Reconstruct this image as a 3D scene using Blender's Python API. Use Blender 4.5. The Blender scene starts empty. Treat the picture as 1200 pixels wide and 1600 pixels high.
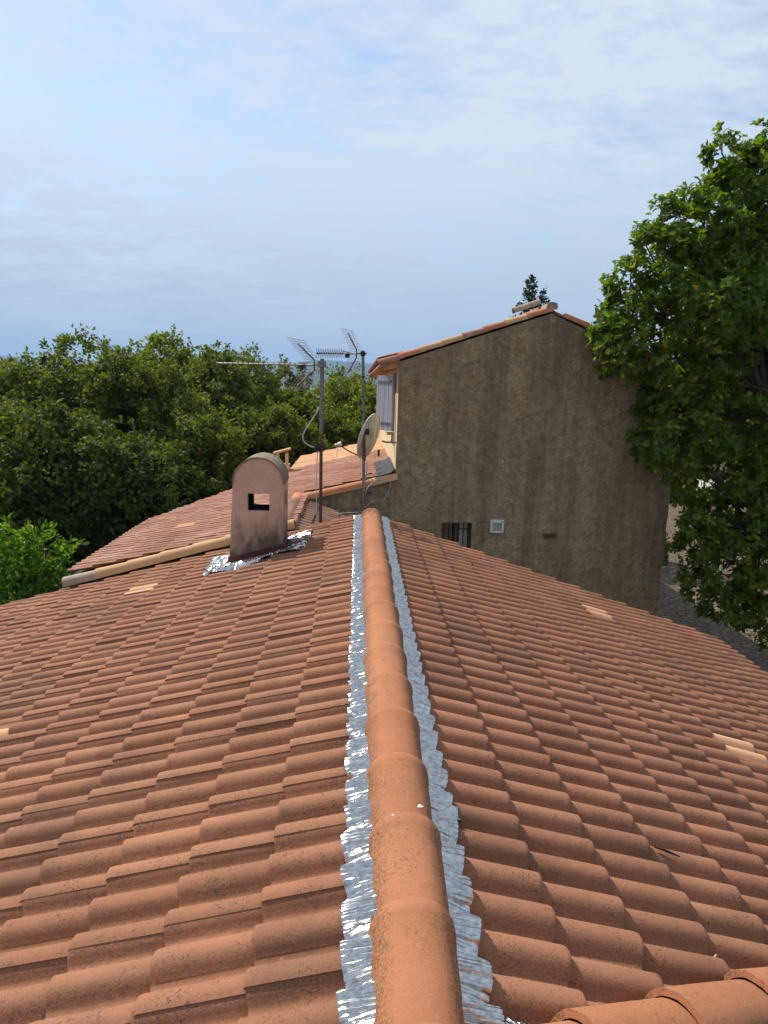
import bpy, math, random
import numpy as np
from mathutils import Vector, Matrix

random.seed(7)
RNG = np.random.default_rng(11)
S = bpy.context.scene
COL = S.collection
R = math.radians

# ------------------------------------------------------------------ camera
cam_d = bpy.data.cameras.new('camera')
cam = bpy.data.objects.new('camera', cam_d)
COL.objects.link(cam)
cam_d.sensor_fit = 'VERTICAL'
cam_d.sensor_height = 36.0
cam_d.lens = 1040.3 / 1600 * 36
cam_d.clip_start = 0.05
cam_d.clip_end = 20000
PITCH, YAW, ROLL, CAM = 0.1867, -0.0430, 0.0270, Vector((-0.173, 0.0, 1.494))
_f = Vector((0, math.cos(PITCH), -math.sin(PITCH)))
_u = Vector((0, math.sin(PITCH), math.cos(PITCH)))
_x = Vector((1, 0, 0))
_xr = _x * math.cos(ROLL) + _u * math.sin(ROLL)
_ur = -_x * math.sin(ROLL) + _u * math.cos(ROLL)
_Rz = Matrix.Rotation(YAW, 3, 'Z')
AX, AU, AF = _Rz @ _xr, _Rz @ _ur, _Rz @ _f
cam.matrix_world = Matrix(((AX.x, AU.x, -AF.x, CAM.x), (AX.y, AU.y, -AF.y, CAM.y), (AX.z, AU.z, -AF.z, CAM.z), (0, 0, 0, 1)))
S.camera = cam

# ------------------------------------------------------------------ sky, sun, exposure
SUN_EL, SUN_AZ = R(48), R(-47)            # azimuth from +Y (away from the camera) towards +X
sun_dir = Vector((math.sin(SUN_AZ) * math.cos(SUN_EL), math.cos(SUN_AZ) * math.cos(SUN_EL), math.sin(SUN_EL)))
W = bpy.data.worlds.new('World')
S.world = W
W.use_nodes = True
wn, wl = W.node_tree.nodes, W.node_tree.links
wn.clear()
def wnode(t, **kw):
    n = wn.new(t)
    for k, v in kw.items():
        setattr(n, k, v)
    return n
sky = wnode('ShaderNodeTexSky', sky_type='NISHITA', sun_disc=False)
sky.sun_elevation = SUN_EL
sky.sun_rotation = SUN_AZ
sky.air_density = 1.3
sky.dust_density = 0.5
sky.ozone_density = 1.6
tc = wnode('ShaderNodeTexCoord')
sep = wnode('ShaderNodeSeparateXYZ')
wl.new(tc.outputs['Generated'], sep.inputs[0])
def wmath(op, a, b=None, clamp=False):
    n = wnode('ShaderNodeMath', operation=op, use_clamp=clamp)
    for i, v in enumerate((a, b)):
        if v is None:
            continue
        if isinstance(v, (int, float)):
            n.inputs[i].default_value = v
        else:
            wl.new(v, n.inputs[i])
    return n.outputs[0]
zc = wmath('MAXIMUM', sep.outputs[2], 0.0)
den = wmath('ADD', zc, 0.13)
px = wmath('DIVIDE', sep.outputs[0], den)
py = wmath('DIVIDE', sep.outputs[1], den)
cmb = wnode('ShaderNodeCombineXYZ')
wl.new(px, cmb.inputs[0]); wl.new(py, cmb.inputs[1])
def cloud_noise(scale, detail, rough, rot, sc, dist, loc=(0, 0, 0)):
    mp = wnode('ShaderNodeMapping')
    mp.inputs['Rotation'].default_value = (0, 0, rot)
    mp.inputs['Scale'].default_value = sc
    mp.inputs['Location'].default_value = loc
    wl.new(cmb.outputs[0], mp.inputs[0])
    nz = wnode('ShaderNodeTexNoise')
    nz.inputs['Scale'].default_value = scale
    nz.inputs['Detail'].default_value = detail
    nz.inputs['Roughness'].default_value = rough
    nz.inputs['Distortion'].default_value = dist
    wl.new(mp.outputs[0], nz.inputs['Vector'])
    return nz.outputs['Fac']
c1 = cloud_noise(1.25, 12, 0.62, R(25), (1.0, 0.85, 1), 0.3, (3.1, 1.7, 0))
c2 = cloud_noise(4.0, 10, 0.66, R(-30), (0.75, 1.3, 1), 0.4, (0.4, 5.2, 0))
c3 = cloud_noise(13.0, 6, 0.6, R(20), (0.8, 1.3, 1), 0.4, (7.4, 2.2, 0))
cc = wmath('ADD', wmath('MULTIPLY', c1, 0.42), wmath('ADD', wmath('MULTIPLY', c2, 0.36), wmath('MULTIPLY', c3, 0.22)))
cr = wnode('ShaderNodeValToRGB')
cr.color_ramp.elements[0].position = 0.38
cr.color_ramp.elements[0].color = (0.10, 0.10, 0.10, 1)
cr.color_ramp.elements[1].position = 0.55
cr.color_ramp.elements[1].color = (0.92, 0.92, 0.92, 1)
wl.new(cc, cr.inputs[0])
mixc = wnode('ShaderNodeMix', data_type='RGBA')
# thin sunlit cirrus, in the units of the physical sky; a greyer, bluer veil towards the horizon
veil = wnode('ShaderNodeMix', data_type='RGBA')
veil.inputs['A'].default_value = (4.3, 4.9, 5.7, 1)
veil.inputs['B'].default_value = (4.9, 5.4, 6.1, 1)
vr = wnode('ShaderNodeMapRange', interpolation_type='SMOOTHSTEP')
vr.inputs['From Min'].default_value = 0.02
vr.inputs['From Max'].default_value = 0.45
wl.new(sep.outputs[2], vr.inputs['Value'])
wl.new(vr.outputs[0], veil.inputs['Factor'])
wl.new(veil.outputs['Result'], mixc.inputs['B'])
lowf = wnode('ShaderNodeMapRange', interpolation_type='SMOOTHSTEP')
lowf.inputs['From Min'].default_value = 0.0
lowf.inputs['From Max'].default_value = 0.34
lowf.inputs['To Min'].default_value = 0.92
lowf.inputs['To Max'].default_value = 0.0
wl.new(sep.outputs[2], lowf.inputs['Value'])
wl.new(cr.outputs[0], mixc.inputs['Factor'])
wl.new(sky.outputs[0], mixc.inputs['A'])
bg = wnode('ShaderNodeBackground')
bg.inputs['Strength'].default_value = 0.125
hzn = wnode('ShaderNodeMix', data_type='RGBA')
hzn.inputs['B'].default_value = (2.85, 3.55, 4.6, 1)      # blue grey haze low in the sky
wl.new(lowf.outputs[0], hzn.inputs['Factor'])
wl.new(mixc.outputs['Result'], hzn.inputs['A'])
wl.new(hzn.outputs['Result'], bg.inputs['Color'])
wo = wnode('ShaderNodeOutputWorld')
wl.new(bg.outputs[0], wo.inputs['Surface'])

sun_d = bpy.data.lights.new('sun', 'SUN')
sun_d.energy = 4.7
sun_d.angle = R(0.6)
sun_d.color = (1.0, 0.955, 0.88)
sun = bpy.data.objects.new('sun', sun_d)
COL.objects.link(sun)
sun.rotation_euler = sun_dir.to_track_quat('Z', 'Y').to_euler()
sun.location = (-20, 20, 40)
S.view_settings.view_transform = 'Standard'
S.view_settings.look = 'None'
S.view_settings.exposure = 0.3
S.view_settings.gamma = 1.0
S.view_settings.use_curve_mapping = False

# ------------------------------------------------------------------ helpers
def tag(o, label=None, cat=None, group=None, kind=None):
    if label: o['label'] = label
    if cat: o['category'] = cat
    if group: o['group'] = group
    if kind: o['kind'] = kind
    return o

def link(o, parent=None):
    COL.objects.link(o)
    if parent is not None:
        o.parent = parent
        o.matrix_parent_inverse = Matrix.Identity(4)
    return o

def empty(name, loc=(0, 0, 0), label=None, cat=None, group=None):
    o = bpy.data.objects.new(name, None)
    o.empty_display_size = 0.2
    link(o)
    o.location = loc
    return tag(o, label, cat, group)

class MB:
    """collects shapes (world coordinates), builds them as one mesh object"""
    def __init__(s):
        s.v, s.f = [], []
    def add(s, vs, fs):
        n = len(s.v)
        s.v.extend([tuple(p) for p in vs])
        s.f.extend([tuple(i + n for i in q) for q in fs])
        return s
    def box(s, c, size, M=None, taper=1.0):
        hx, hy, hz = size[0] / 2, size[1] / 2, size[2] / 2
        vs = []
        for z in (-1, 1):
            t = taper if z > 0 else 1
            for x, y in ((-1, -1), (1, -1), (1, 1), (-1, 1)):
                p = Vector((x * hx * t, y * hy * t, z * hz))
                if M is not None:
                    p = M @ p
                vs.append(p + Vector(c))
        return s.add(vs, [(3, 2, 1, 0), (4, 5, 6, 7), (0, 1, 5, 4), (1, 2, 6, 5), (2, 3, 7, 6), (3, 0, 4, 7)])
    def tube(s, pts, rad, n=8, cap=True):
        pts = [Vector(p) for p in pts]
        if isinstance(rad, (int, float)):
            rad = [rad] * len(pts)
        rings = []
        up = None
        for i, p in enumerate(pts):
            d = (pts[min(i + 1, len(pts) - 1)] - pts[max(i - 1, 0)]).normalized()
            if up is None:
                up = d.orthogonal().normalized()
            a = (up - d * up.dot(d))
            a = a.normalized() if a.length > 1e-6 else d.orthogonal().normalized()
            up = a
            b = d.cross(a)
            rings.append([p + (a * math.cos(2 * math.pi * k / n) + b * math.sin(2 * math.pi * k / n)) * rad[i] for k in range(n)])
        vs = [q for r in rings for q in r]
        fs = []
        for i in range(len(rings) - 1):
            for k in range(n):
                k2 = (k + 1) % n
                fs.append((i * n + k, i * n + k2, (i + 1) * n + k2, (i + 1) * n + k))
        if cap:
            fs.append(tuple(range(n - 1, -1, -1)))
            fs.append(tuple((len(rings) - 1) * n + k for k in range(n)))
        return s.add(vs, fs)
    def grid(s, P):
        """P: array (n, m, 3)"""
        n, m = P.shape[:2]
        return s.add(P.reshape(-1, 3).tolist(), [(i * m + j, (i + 1) * m + j, (i + 1) * m + j + 1, i * m + j + 1) for i in range(n - 1) for j in range(m - 1)])
    def build(s, name, mat, parent=None, smooth=None, origin=None):
        me = bpy.data.meshes.new(name)
        o = bpy.data.objects.new(name, me)
        off = Vector((0, 0, 0))
        if parent is not None:
            off = world_loc(parent)
        if origin is None:
            a = np.array(s.v)
            origin = Vector(((a[:, 0].min() + a[:, 0].max()) / 2, (a[:, 1].min() + a[:, 1].max()) / 2, a[:, 2].min()))
        origin = Vector(origin)
        me.from_pydata([tuple(Vector(p) - origin) for p in s.v], [], s.f)
        me.materials.append(mat)
        me.update()
        if smooth is not None:
            me.shade_smooth()
            if smooth < 180:
                me.set_sharp_from_angle(angle=R(smooth))
        link(o, parent)
        o.location = origin - off
        return o

def world_loc(o):
    p = Vector((0, 0, 0))
    while o is not None:
        p += o.location
        o = o.parent
    return p

def place(me, name, M, parent, mat=None):
    """an object that shares mesh me, world matrix M, under parent (parents are never rotated)"""
    o = bpy.data.objects.new(name, me)
    link(o, parent)
    off = world_loc(parent) if parent is not None else Vector((0, 0, 0))
    o.matrix_basis = Matrix.Translation(-off) @ M
    return o

def frame(o, x, y, z):
    return Matrix(((x[0], y[0], z[0], o[0]), (x[1], y[1], z[1], o[1]), (x[2], y[2], z[2], o[2]), (0, 0, 0, 1)))

def np_mesh(name, V, F, mat, smooth=False):
    """V (n,3) array, F (m,k) array of same-size faces"""
    me = bpy.data.meshes.new(name)
    V = np.ascontiguousarray(V, dtype=np.float32); F = np.ascontiguousarray(F, dtype=np.int32)
    me.vertices.add(len(V)); me.vertices.foreach_set('co', V.ravel())
    m, k = F.shape
    me.loops.add(m * k); me.loops.foreach_set('vertex_index', F.ravel())
    me.polygons.add(m)
    me.polygons.foreach_set('loop_start', np.arange(0, m * k, k, dtype=np.int32))
    if smooth:
        me.polygons.foreach_set('use_smooth', np.ones(m, dtype=bool))
    me.update(calc_edges=True)
    me.materials.append(mat)
    return me

# ------------------------------------------------------------------ materials
class Mat:
    def __init__(s, name):
        s.m = bpy.data.materials.new(name)
        s.m.use_nodes = True
        s.n, s.l = s.m.node_tree.nodes, s.m.node_tree.links
        s.b = s.n['Principled BSDF']
        s.out = s.n['Material Output']
        s.tc = s.n.new('ShaderNodeTexCoord')
        s.b.inputs['Specular IOR Level'].default_value = 0.3
    def coord(s, which='Object', scale=(1, 1, 1), rnd=False):
        mp = s.n.new('ShaderNodeMapping')
        mp.inputs['Scale'].default_value = scale
        if which == 'World':
            g = s.n.new('ShaderNodeNewGeometry')
            s.l.new(g.outputs['Position'], mp.inputs[0])
        else:
            s.l.new(s.tc.outputs[which], mp.inputs[0])
        return mp.outputs[0]
    def noise(s, vec, scale, detail=4, rough=0.55, dist=0.0):
        nz = s.n.new('ShaderNodeTexNoise')
        nz.inputs['Scale'].default_value = scale
        nz.inputs['Detail'].default_value = detail
        nz.inputs['Roughness'].default_value = rough
        nz.inputs['Distortion'].default_value = dist
        s.l.new(vec, nz.inputs['Vector'])
        return nz.outputs['Fac']
    def voro(s, vec, scale, feature='F1', out='Distance'):
        v = s.n.new('ShaderNodeTexVoronoi')
        v.feature = feature
        v.inputs['Scale'].default_value = scale
        s.l.new(vec, v.inputs['Vector'])
        return v.outputs[out]
    def ramp(s, fac, stops):
        r = s.n.new('ShaderNodeValToRGB')
        e = r.color_ramp.elements
        while len(e) < len(stops):
            e.new(0.5)
        for el, (p, c) in zip(e, stops):
            el.position = p
            if isinstance(c, (int, float)):
                c = (c, c, c)
            el.color = (*c, 1)
        s.l.new(fac, r.inputs[0])
        return r.outputs[0]
    def mix(s, fac, a, b, blend='MIX'):
        m = s.n.new('ShaderNodeMix')
        m.data_type = 'RGBA'
        m.blend_type = blend
        for sock, v in ((m.inputs['Factor'], fac), (m.inputs['A'], a), (m.inputs['B'], b)):
            if isinstance(v, (int, float)):
                sock.default_value = v
            elif isinstance(v, tuple):
                sock.default_value = (*v, 1)
            else:
                s.l.new(v, sock)
        return m.outputs['Result']
    def math(s, op, a, b=None, clamp=False):
        n = s.n.new('ShaderNodeMath')
        n.operation = op
        n.use_clamp = clamp
        for i, v in enumerate((a, b)):
            if v is None: continue
            if isinstance(v, (int, float)): n.inputs[i].default_value = v
            else: s.l.new(v, n.inputs[i])
        return n.outputs[0]
    def rnd(s):
        oi = s.n.new('ShaderNodeObjectInfo')
        ge = s.n.new('ShaderNodeNewGeometry')
        a = s.math('ADD', oi.outputs['Random'], ge.outputs['Random Per Island'])
        return s.math('FRACT', a)
    def bump(s, h, strength, dist, prev=None):
        b = s.n.new('ShaderNodeBump')
        b.inputs['Strength'].default_value = strength
        b.inputs['Distance'].default_value = dist
        s.l.new(h, b.inputs['Height'])
        if prev is not None:
            s.l.new(prev, b.inputs['Normal'])
        s.l.new(b.outputs[0], s.b.inputs['Normal'])
        return b.outputs[0]
    def set(s, color=None, rough=None, metal=None, spec=None):
        for k, v in (('Base Color', color), ('Roughness', rough), ('Metallic', metal), ('Specular IOR Level', spec)):
            if v is None: continue
            if isinstance(v, (int, float)): s.b.inputs[k].default_value = v
            elif isinstance(v, tuple): s.b.inputs[k].default_value = (*v, 1)
            else: s.l.new(v, s.b.inputs[k])
        return s

def tile_mat(name, base, dark, light, speck=0.5, patch=0.35, pale=0.0, flank=0.0, north=0.0):
    m = Mat(name)
    w = m.coord('World')
    r = m.rnd()
    col = m.mix(m.ramp(r, [(0.0, 0.0), (1.0, 1.0)]), dark, light)
    col = m.mix(0.35, col, base)
    col = m.mix(m.ramp(m.math('FRACT', m.math('MULTIPLY', r, 7.31)), [(0.86, 0.0), (1.0, 0.55)]), col, tuple(c * 0.62 for c in base))
    # broad weathering, then fine sand grain
    wn_ = m.noise(w, 2.3, 5, 0.6)
    col = m.mix(m.ramp(wn_, [(0.35, 0.0), (0.7, 0.55)]), col, tuple(c * 0.78 for c in base))
    if pale:
        pn = m.noise(w, 1.6, 6, 0.65)
        col = m.mix(m.ramp(pn, [(0.52, 0.0), (0.66, pale)]), col, (0.50, 0.36, 0.29))
    gr = m.noise(w, 420, 2, 0.7)
    col = m.mix(m.ramp(gr, [(0.3, 0.28), (0.52, 0.0)]), col, (0.10, 0.045, 0.028))
    col = m.mix(m.ramp(gr, [(0.56, 0.0), (0.75, 0.3)]), col, (0.60, 0.34, 0.22))
    # lichen: dark specks gathered in patches
    pt = m.ramp(m.noise(w, 5.5, 4, 0.65), [(0.42, 0.0), (0.62, 1.0)])
    sp = m.ramp(m.noise(w, 95, 3, 0.65), [(0.56, 0.0), (0.63, 1.0)])
    sp2 = m.ramp(m.noise(w, 240, 2, 0.6), [(0.56, 0.0), (0.62, 1.0)])
    f1 = m.math('MULTIPLY', m.math('MULTIPLY', pt, sp), speck)
    f2 = m.math('MULTIPLY', m.math('MULTIPLY', pt, sp2), speck * 0.8)
    col = m.mix(f1, col, (0.055, 0.042, 0.030))
    col = m.mix(f2, col, (0.07, 0.05, 0.032))
    pt2 = m.ramp(m.noise(w, 1.3, 5, 0.6, 0.4), [(0.5, 0.0), (0.68, patch)])
    col = m.mix(pt2, col, (0.13, 0.075, 0.045))
    if flank:
        # lichen that has settled along both flanks of the half-round tiles
        so = m.n.new('ShaderNodeSeparateXYZ')
        m.l.new(m.tc.outputs['Object'], so.inputs[0])
        ay = m.math('ABSOLUTE', so.outputs[1])
        ay = m.math('ADD', ay, m.math('MULTIPLY', m.math('SUBTRACT', m.noise(w, 14, 4, 0.7), 0.5), 0.10))
        fk = m.ramp(ay, [(0.058, 0.0), (0.098, 1.0)])
        fs = m.ramp(m.noise(w, 120, 3, 0.7), [(0.47, 0.0), (0.56, 1.0)])
        col = m.mix(m.math('MULTIPLY', m.math('MULTIPLY', fk, fs), flank), col, (0.10, 0.065, 0.035))
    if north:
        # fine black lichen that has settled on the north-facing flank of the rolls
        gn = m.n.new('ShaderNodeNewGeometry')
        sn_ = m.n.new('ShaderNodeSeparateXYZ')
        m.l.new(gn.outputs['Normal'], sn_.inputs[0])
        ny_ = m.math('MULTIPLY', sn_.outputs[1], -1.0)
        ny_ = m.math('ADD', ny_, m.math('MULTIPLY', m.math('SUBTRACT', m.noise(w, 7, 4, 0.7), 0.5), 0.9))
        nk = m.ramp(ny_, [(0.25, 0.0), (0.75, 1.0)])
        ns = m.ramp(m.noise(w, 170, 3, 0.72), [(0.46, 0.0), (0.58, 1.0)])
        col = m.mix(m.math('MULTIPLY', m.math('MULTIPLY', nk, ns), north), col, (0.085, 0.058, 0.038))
    # a few pale droppings
    dr = m.ramp(m.voro(w, 9.0), [(0.035, 1.0), (0.06, 0.0)])
    dm = m.ramp(m.noise(w, 3.1, 2), [(0.60, 0.0), (0.63, 1.0)])
    col = m.mix(m.math('MULTIPLY', m.math('MULTIPLY', dr, dm), 0.7), col, (0.62, 0.55, 0.48))
    m.set(color=col, rough=0.88, spec=0.22)
    b = m.bump(m.noise(w, 330, 2, 0.7), 0.35, 0.004)
    m.bump(m.noise(w, 26, 4, 0.6), 0.35, 0.008, b)
    return m.m

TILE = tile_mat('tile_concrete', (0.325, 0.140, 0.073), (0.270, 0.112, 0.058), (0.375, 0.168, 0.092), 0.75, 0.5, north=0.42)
TILE_CAP = tile_mat('tile_ridge', (0.42, 0.168, 0.078), (0.38, 0.148, 0.066), (0.45, 0.19, 0.092), 0.5, 0.22, flank=0.8)
TILE_OLD = tile_mat('tile_old_pink', (0.40, 0.185, 0.12), (0.33, 0.145, 0.09), (0.46, 0.235, 0.16), 0.5, 0.35, 0.6)
TILE_GREY = tile_mat('tile_old_brown', (0.25, 0.135, 0.085), (0.19, 0.10, 0.065), (0.32, 0.18, 0.115), 0.8, 0.75, 0.35)
TILE_NEW = tile_mat('tile_new_pale', (0.66, 0.37, 0.20), (0.62, 0.34, 0.18), (0.70, 0.40, 0.225), 0.05, 0.03)
TILE_CREAM = tile_mat('tile_cream', (0.60, 0.37, 0.18), (0.55, 0.33, 0.16), (0.63, 0.40, 0.21), 0.12, 0.10)
TILE_STONE = tile_mat('tile_lichen_grey', (0.42, 0.34, 0.25), (0.38, 0.30, 0.22), (0.46, 0.37, 0.28), 0.8, 0.5)
TILE_ORANGE = tile_mat('tile_orange', (0.56, 0.22, 0.10), (0.52, 0.20, 0.09), (0.60, 0.25, 0.12), 0.12, 0.1)

def simple(name, col, rough=0.6, metal=0.0, var=0.25, scale=18, spec=0.3, bump=0.0):
    m = Mat(name)
    w = m.coord('World')
    n_ = m.noise(w, scale, 5, 0.6)
    c = m.mix(m.ramp(n_, [(0.3, 0.0), (0.7, 1.0)]), tuple(x * (1 - var) for x in col), tuple(min(1, x * (1 + var * 0.6)) for x in col))
    m.set(color=c, rough=rough, metal=metal, spec=spec)
    if bump:
        m.bump(m.noise(w, scale * 4, 3), bump, 0.01)
    return m.m

DARK = simple('dark_gap', (0.035, 0.025, 0.02), 0.9)
MORTAR = simple('mortar', (0.30, 0.25, 0.20), 0.9, bump=0.3)
STEEL = simple('galvanised_steel', (0.20, 0.195, 0.19), 0.5, 0.6, 0.35, 30)
RUST = simple('rusty_steel', (0.13, 0.070, 0.048), 0.75, 0.25, 0.5, 40)
ALU = simple('aluminium_rod', (0.48, 0.48, 0.48), 0.45, 0.7, 0.2, 30)
BLACKP = simple('black_plastic', (0.02, 0.02, 0.022), 0.5)
CABLE = simple('cable_grey', (0.42, 0.41, 0.39), 0.55)
WOOD_EAVE = simple('eave_timber', (0.52, 0.27, 0.12), 0.75, 0, 0.3, 9)
CREAM_WALL = simple('cream_render', (0.66, 0.50, 0.30), 0.9, 0, 0.12, 12, bump=0.4)
RED_TRIM = simple('red_trim', (0.085, 0.020, 0.016), 0.6, 0, 0.25, 14)
WHITEP = simple('white_plastic', (0.62, 0.60, 0.54), 0.45, 0, 0.1, 20)
LEAD = simple('lead_sheet', (0.045, 0.048, 0.055), 0.85, 0.0, 0.45, 16, bump=0.2)
CURTAIN = simple('curtain_cloth', (0.55, 0.56, 0.58), 0.9, 0, 0.1, 10)
IRON = simple('wrought_iron', (0.02, 0.019, 0.018), 0.6, 0.2)
ROOM = simple('dark_room', (0.012, 0.012, 0.013), 0.9)
TWIG = simple('twig', (0.42, 0.33, 0.16), 0.8)
WHITE_CHIP = simple('white_chip', (0.75, 0.72, 0.68), 0.8)

def glass_mat():
    m = Mat('window_glass')
    m.set(color=(0.02, 0.024, 0.026), rough=0.06, spec=0.6)
    return m.m
GLASS = glass_mat()

def foil_mat():
    m = Mat('crinkled_foil')
    w = m.coord('World')
    n_ = m.noise(w, 60, 4, 0.7)
    c = m.mix(m.ramp(n_, [(0.35, 0.0), (0.7, 1.0)]), (0.36, 0.355, 0.345), (0.70, 0.69, 0.67))
    m.set(color=c, rough=m.ramp(m.noise(w, 25, 3), [(0.3, 0.13), (0.7, 0.24)]), metal=1.0)
    m.bump(m.noise(m.coord('World', (5, 110, 5)), 1.0, 2, 0.5), 0.35, 0.006)
    return m.m
FOIL = foil_mat()

def stucco(name, base, dark, pale, stain=0.6, relief=1.0):
    m = Mat(name)
    w = m.coord('World')
    big = m.noise(w, 0.9, 6, 0.62)
    c = m.mix(m.ramp(big, [(0.35, 0.0), (0.68, 1.0)]), base, dark)
    # rain stains that run down the wall
    sv = m.coord('World', (2.6, 2.6, 0.22))
    st = m.noise(sv, 1.0, 7, 0.66, 0.25)
    c = m.mix(m.ramp(st, [(0.44, 0.0), (0.58, stain)]), c, tuple(x * 0.50 for x in dark))
    sv2 = m.coord('World', (7.0, 7.0, 0.6))
    st2 = m.noise(sv2, 1.0, 5, 0.6)
    c = m.mix(m.ramp(st2, [(0.55, 0.0), (0.75, 0.35)]), c, pale)
    sm = m.noise(w, 9.0, 5, 0.7)  # mottling painted dark in the colour, for the shading of the rough relief
    c = m.mix(m.ramp(sm, [(0.34, 0.55), (0.58, 0.0)]), c, tuple(x * 0.35 for x in dark))
    fine = m.noise(w, 42, 5, 0.78, 0.4)  # finer dark grain: painted roughness where soft light hides the bump
    c = m.mix(m.ramp(fine, [(0.40, 0.60), (0.55, 0.0)]), c, tuple(x * 0.4 for x in dark))
    m.set(color=c, rough=0.95, spec=0.15)
    b = m.bump(m.noise(w, 30, 6, 0.75), 1.0 * relief, 0.05)
    b = m.bump(m.noise(w, 9, 5, 0.7, 0.6), 0.8 * relief, 0.10, b)
    return m.m
STUCCO = stucco('grey_brown_render', (0.66, 0.50, 0.315), (0.49, 0.365, 0.225), (0.70, 0.56, 0.39))
CHIM = stucco('pink_render', (0.40, 0.235, 0.165), (0.33, 0.190, 0.130), (0.45, 0.28, 0.20), 0.10, 0.15)

def chim_mat():
    m = Mat('pink_chimney_render')
    w = m.coord('World')
    big = m.noise(w, 3.0, 5, 0.6)
    c = m.mix(m.ramp(big, [(0.35, 0.0), (0.68, 1.0)]), (0.60, 0.385, 0.29), (0.52, 0.325, 0.245))
    fine = m.noise(w, 70, 3, 0.7)
    c = m.mix(m.ramp(fine, [(0.36, 0.25), (0.55, 0.0)]), c, (0.22, 0.12, 0.085))
    # soot and algae that climb from the foot, ragged
    g = m.n.new('ShaderNodeNewGeometry')
    sp = m.n.new('ShaderNodeSeparateXYZ')
    m.l.new(g.outputs['Position'], sp.inputs[0])
    x_, z_ = sp.outputs[0], sp.outputs[2]
    h = m.math('SUBTRACT', z_, m.math('MULTIPLY', m.math('ADD', x_, 1.2), 0.28))      # height over the sloping foot
    h = m.math('ADD', h, m.math('MULTIPLY', m.math('SUBTRACT', m.noise(m.coord('World', (6, 6, 2)), 1.6, 6, 0.7), 0.5), 0.9))
    f = m.ramp(m.math('ADD', h, 0.5), [(0.28, 0.9), (0.44, 0.5), (0.66, 0.0)])
    c = m.mix(f, c, (0.085, 0.062, 0.045))
    m.set(color=c, rough=0.93, spec=0.15)
    b = m.bump(m.noise(w, 45, 5, 0.75), 0.8, 0.012)
    return m.m
CHIM = chim_mat()
CHIM_TOP = stucco('chimney_vault_render', (0.40, 0.30, 0.22), (0.30, 0.23, 0.165), (0.46, 0.36, 0.27), 0.4, 0.35)

def shutter_mat():
    m = Mat('grey_shutter_wood')
    w = m.coord('World', (30, 30, 2))
    n_ = m.noise(w, 1.0, 4, 0.6)
    c = m.mix(m.ramp(n_, [(0.3, 0.0), (0.7, 1.0)]), (0.27, 0.27, 0.32), (0.42, 0.42, 0.48))
    m.set(color=c, rough=0.8)
    return m.m
SHUTTER = shutter_mat()

def dish_mat():
    m = Mat('dish_paint')
    w = m.coord('World', (7, 7, 1.6))
    n_ = m.noise(w, 1.6, 5, 0.65)
    c = m.mix(m.ramp(n_, [(0.48, 0.0), (0.62, 0.85)]), (0.56, 0.52, 0.39), (0.33, 0.17, 0.07))
    m.set(color=c, rough=0.55)
    return m.m
DISH = dish_mat()

def leaf_mat(name, dark, mid, light, odd=None, trans=0.35, rough=0.5):
    m = Mat(name)
    r = m.rnd()
    stops = [(0.0, dark), (0.5, mid), (0.93, light)]
    if odd: stops.append((0.985, odd))
    c = m.ramp(r, stops)
    w = m.coord('World')
    n_ = m.noise(w, 0.9, 3, 0.6)
    c = m.mix(m.ramp(n_, [(0.38, 0.0), (0.64, 0.5)]), c, tuple(x * 0.6 for x in mid))
    m.set(color=c, rough=rough, spec=0.12)
    t = m.n.new('ShaderNodeBsdfTranslucent')
    tcol = m.mix(1.0, c, (0.9, 1.0, 0.25), 'MULTIPLY')
    tm = m.mix(1.0, tcol, (1.6, 1.6, 1.0), 'MULTIPLY')
    m.l.new(tm, t.inputs['Color'])
    ms = m.n.new('ShaderNodeMixShader')
    ms.inputs[0].default_value = trans
    m.l.new(m.b.outputs[0], ms.inputs[1])
    m.l.new(t.outputs[0], ms.inputs[2])
    m.l.new(ms.outputs[0], m.out.inputs['Surface'])
    return m.m
LEAF_WOOD = leaf_mat('leaf_wood', (0.062, 0.088, 0.018), (0.108, 0.140, 0.028), (0.165, 0.195, 0.042), (0.26, 0.15, 0.05), 0.45, 0.6)
LEAF_WOOD2 = leaf_mat('leaf_wood_yellow', (0.082, 0.110, 0.018), (0.138, 0.170, 0.028), (0.205, 0.230, 0.042), (0.27, 0.18, 0.05), 0.48, 0.6)
LEAF_DARK = leaf_mat('leaf_dark', (0.044, 0.066, 0.014), (0.078, 0.110, 0.022), (0.125, 0.160, 0.034), None, 0.36, 0.6)
LEAF_OAK = leaf_mat('leaf_oak', (0.058, 0.098, 0.016), (0.108, 0.165, 0.024), (0.180, 0.240, 0.038), (0.30, 0.25, 0.04), 0.5, 0.42)
LEAF_LAUREL = leaf_mat('leaf_laurel', (0.055, 0.110, 0.018), (0.110, 0.200, 0.028), (0.190, 0.310, 0.048), (0.30, 0.36, 0.07), 0.45, 0.35)
LEAF_FIR = leaf_mat('leaf_conifer', (0.035, 0.055, 0.030), (0.055, 0.085, 0.045), (0.08, 0.11, 0.06), None, 0.15)
BARK = simple('bark', (0.085, 0.065, 0.048), 0.95, 0, 0.4, 14, bump=0.8)

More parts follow.
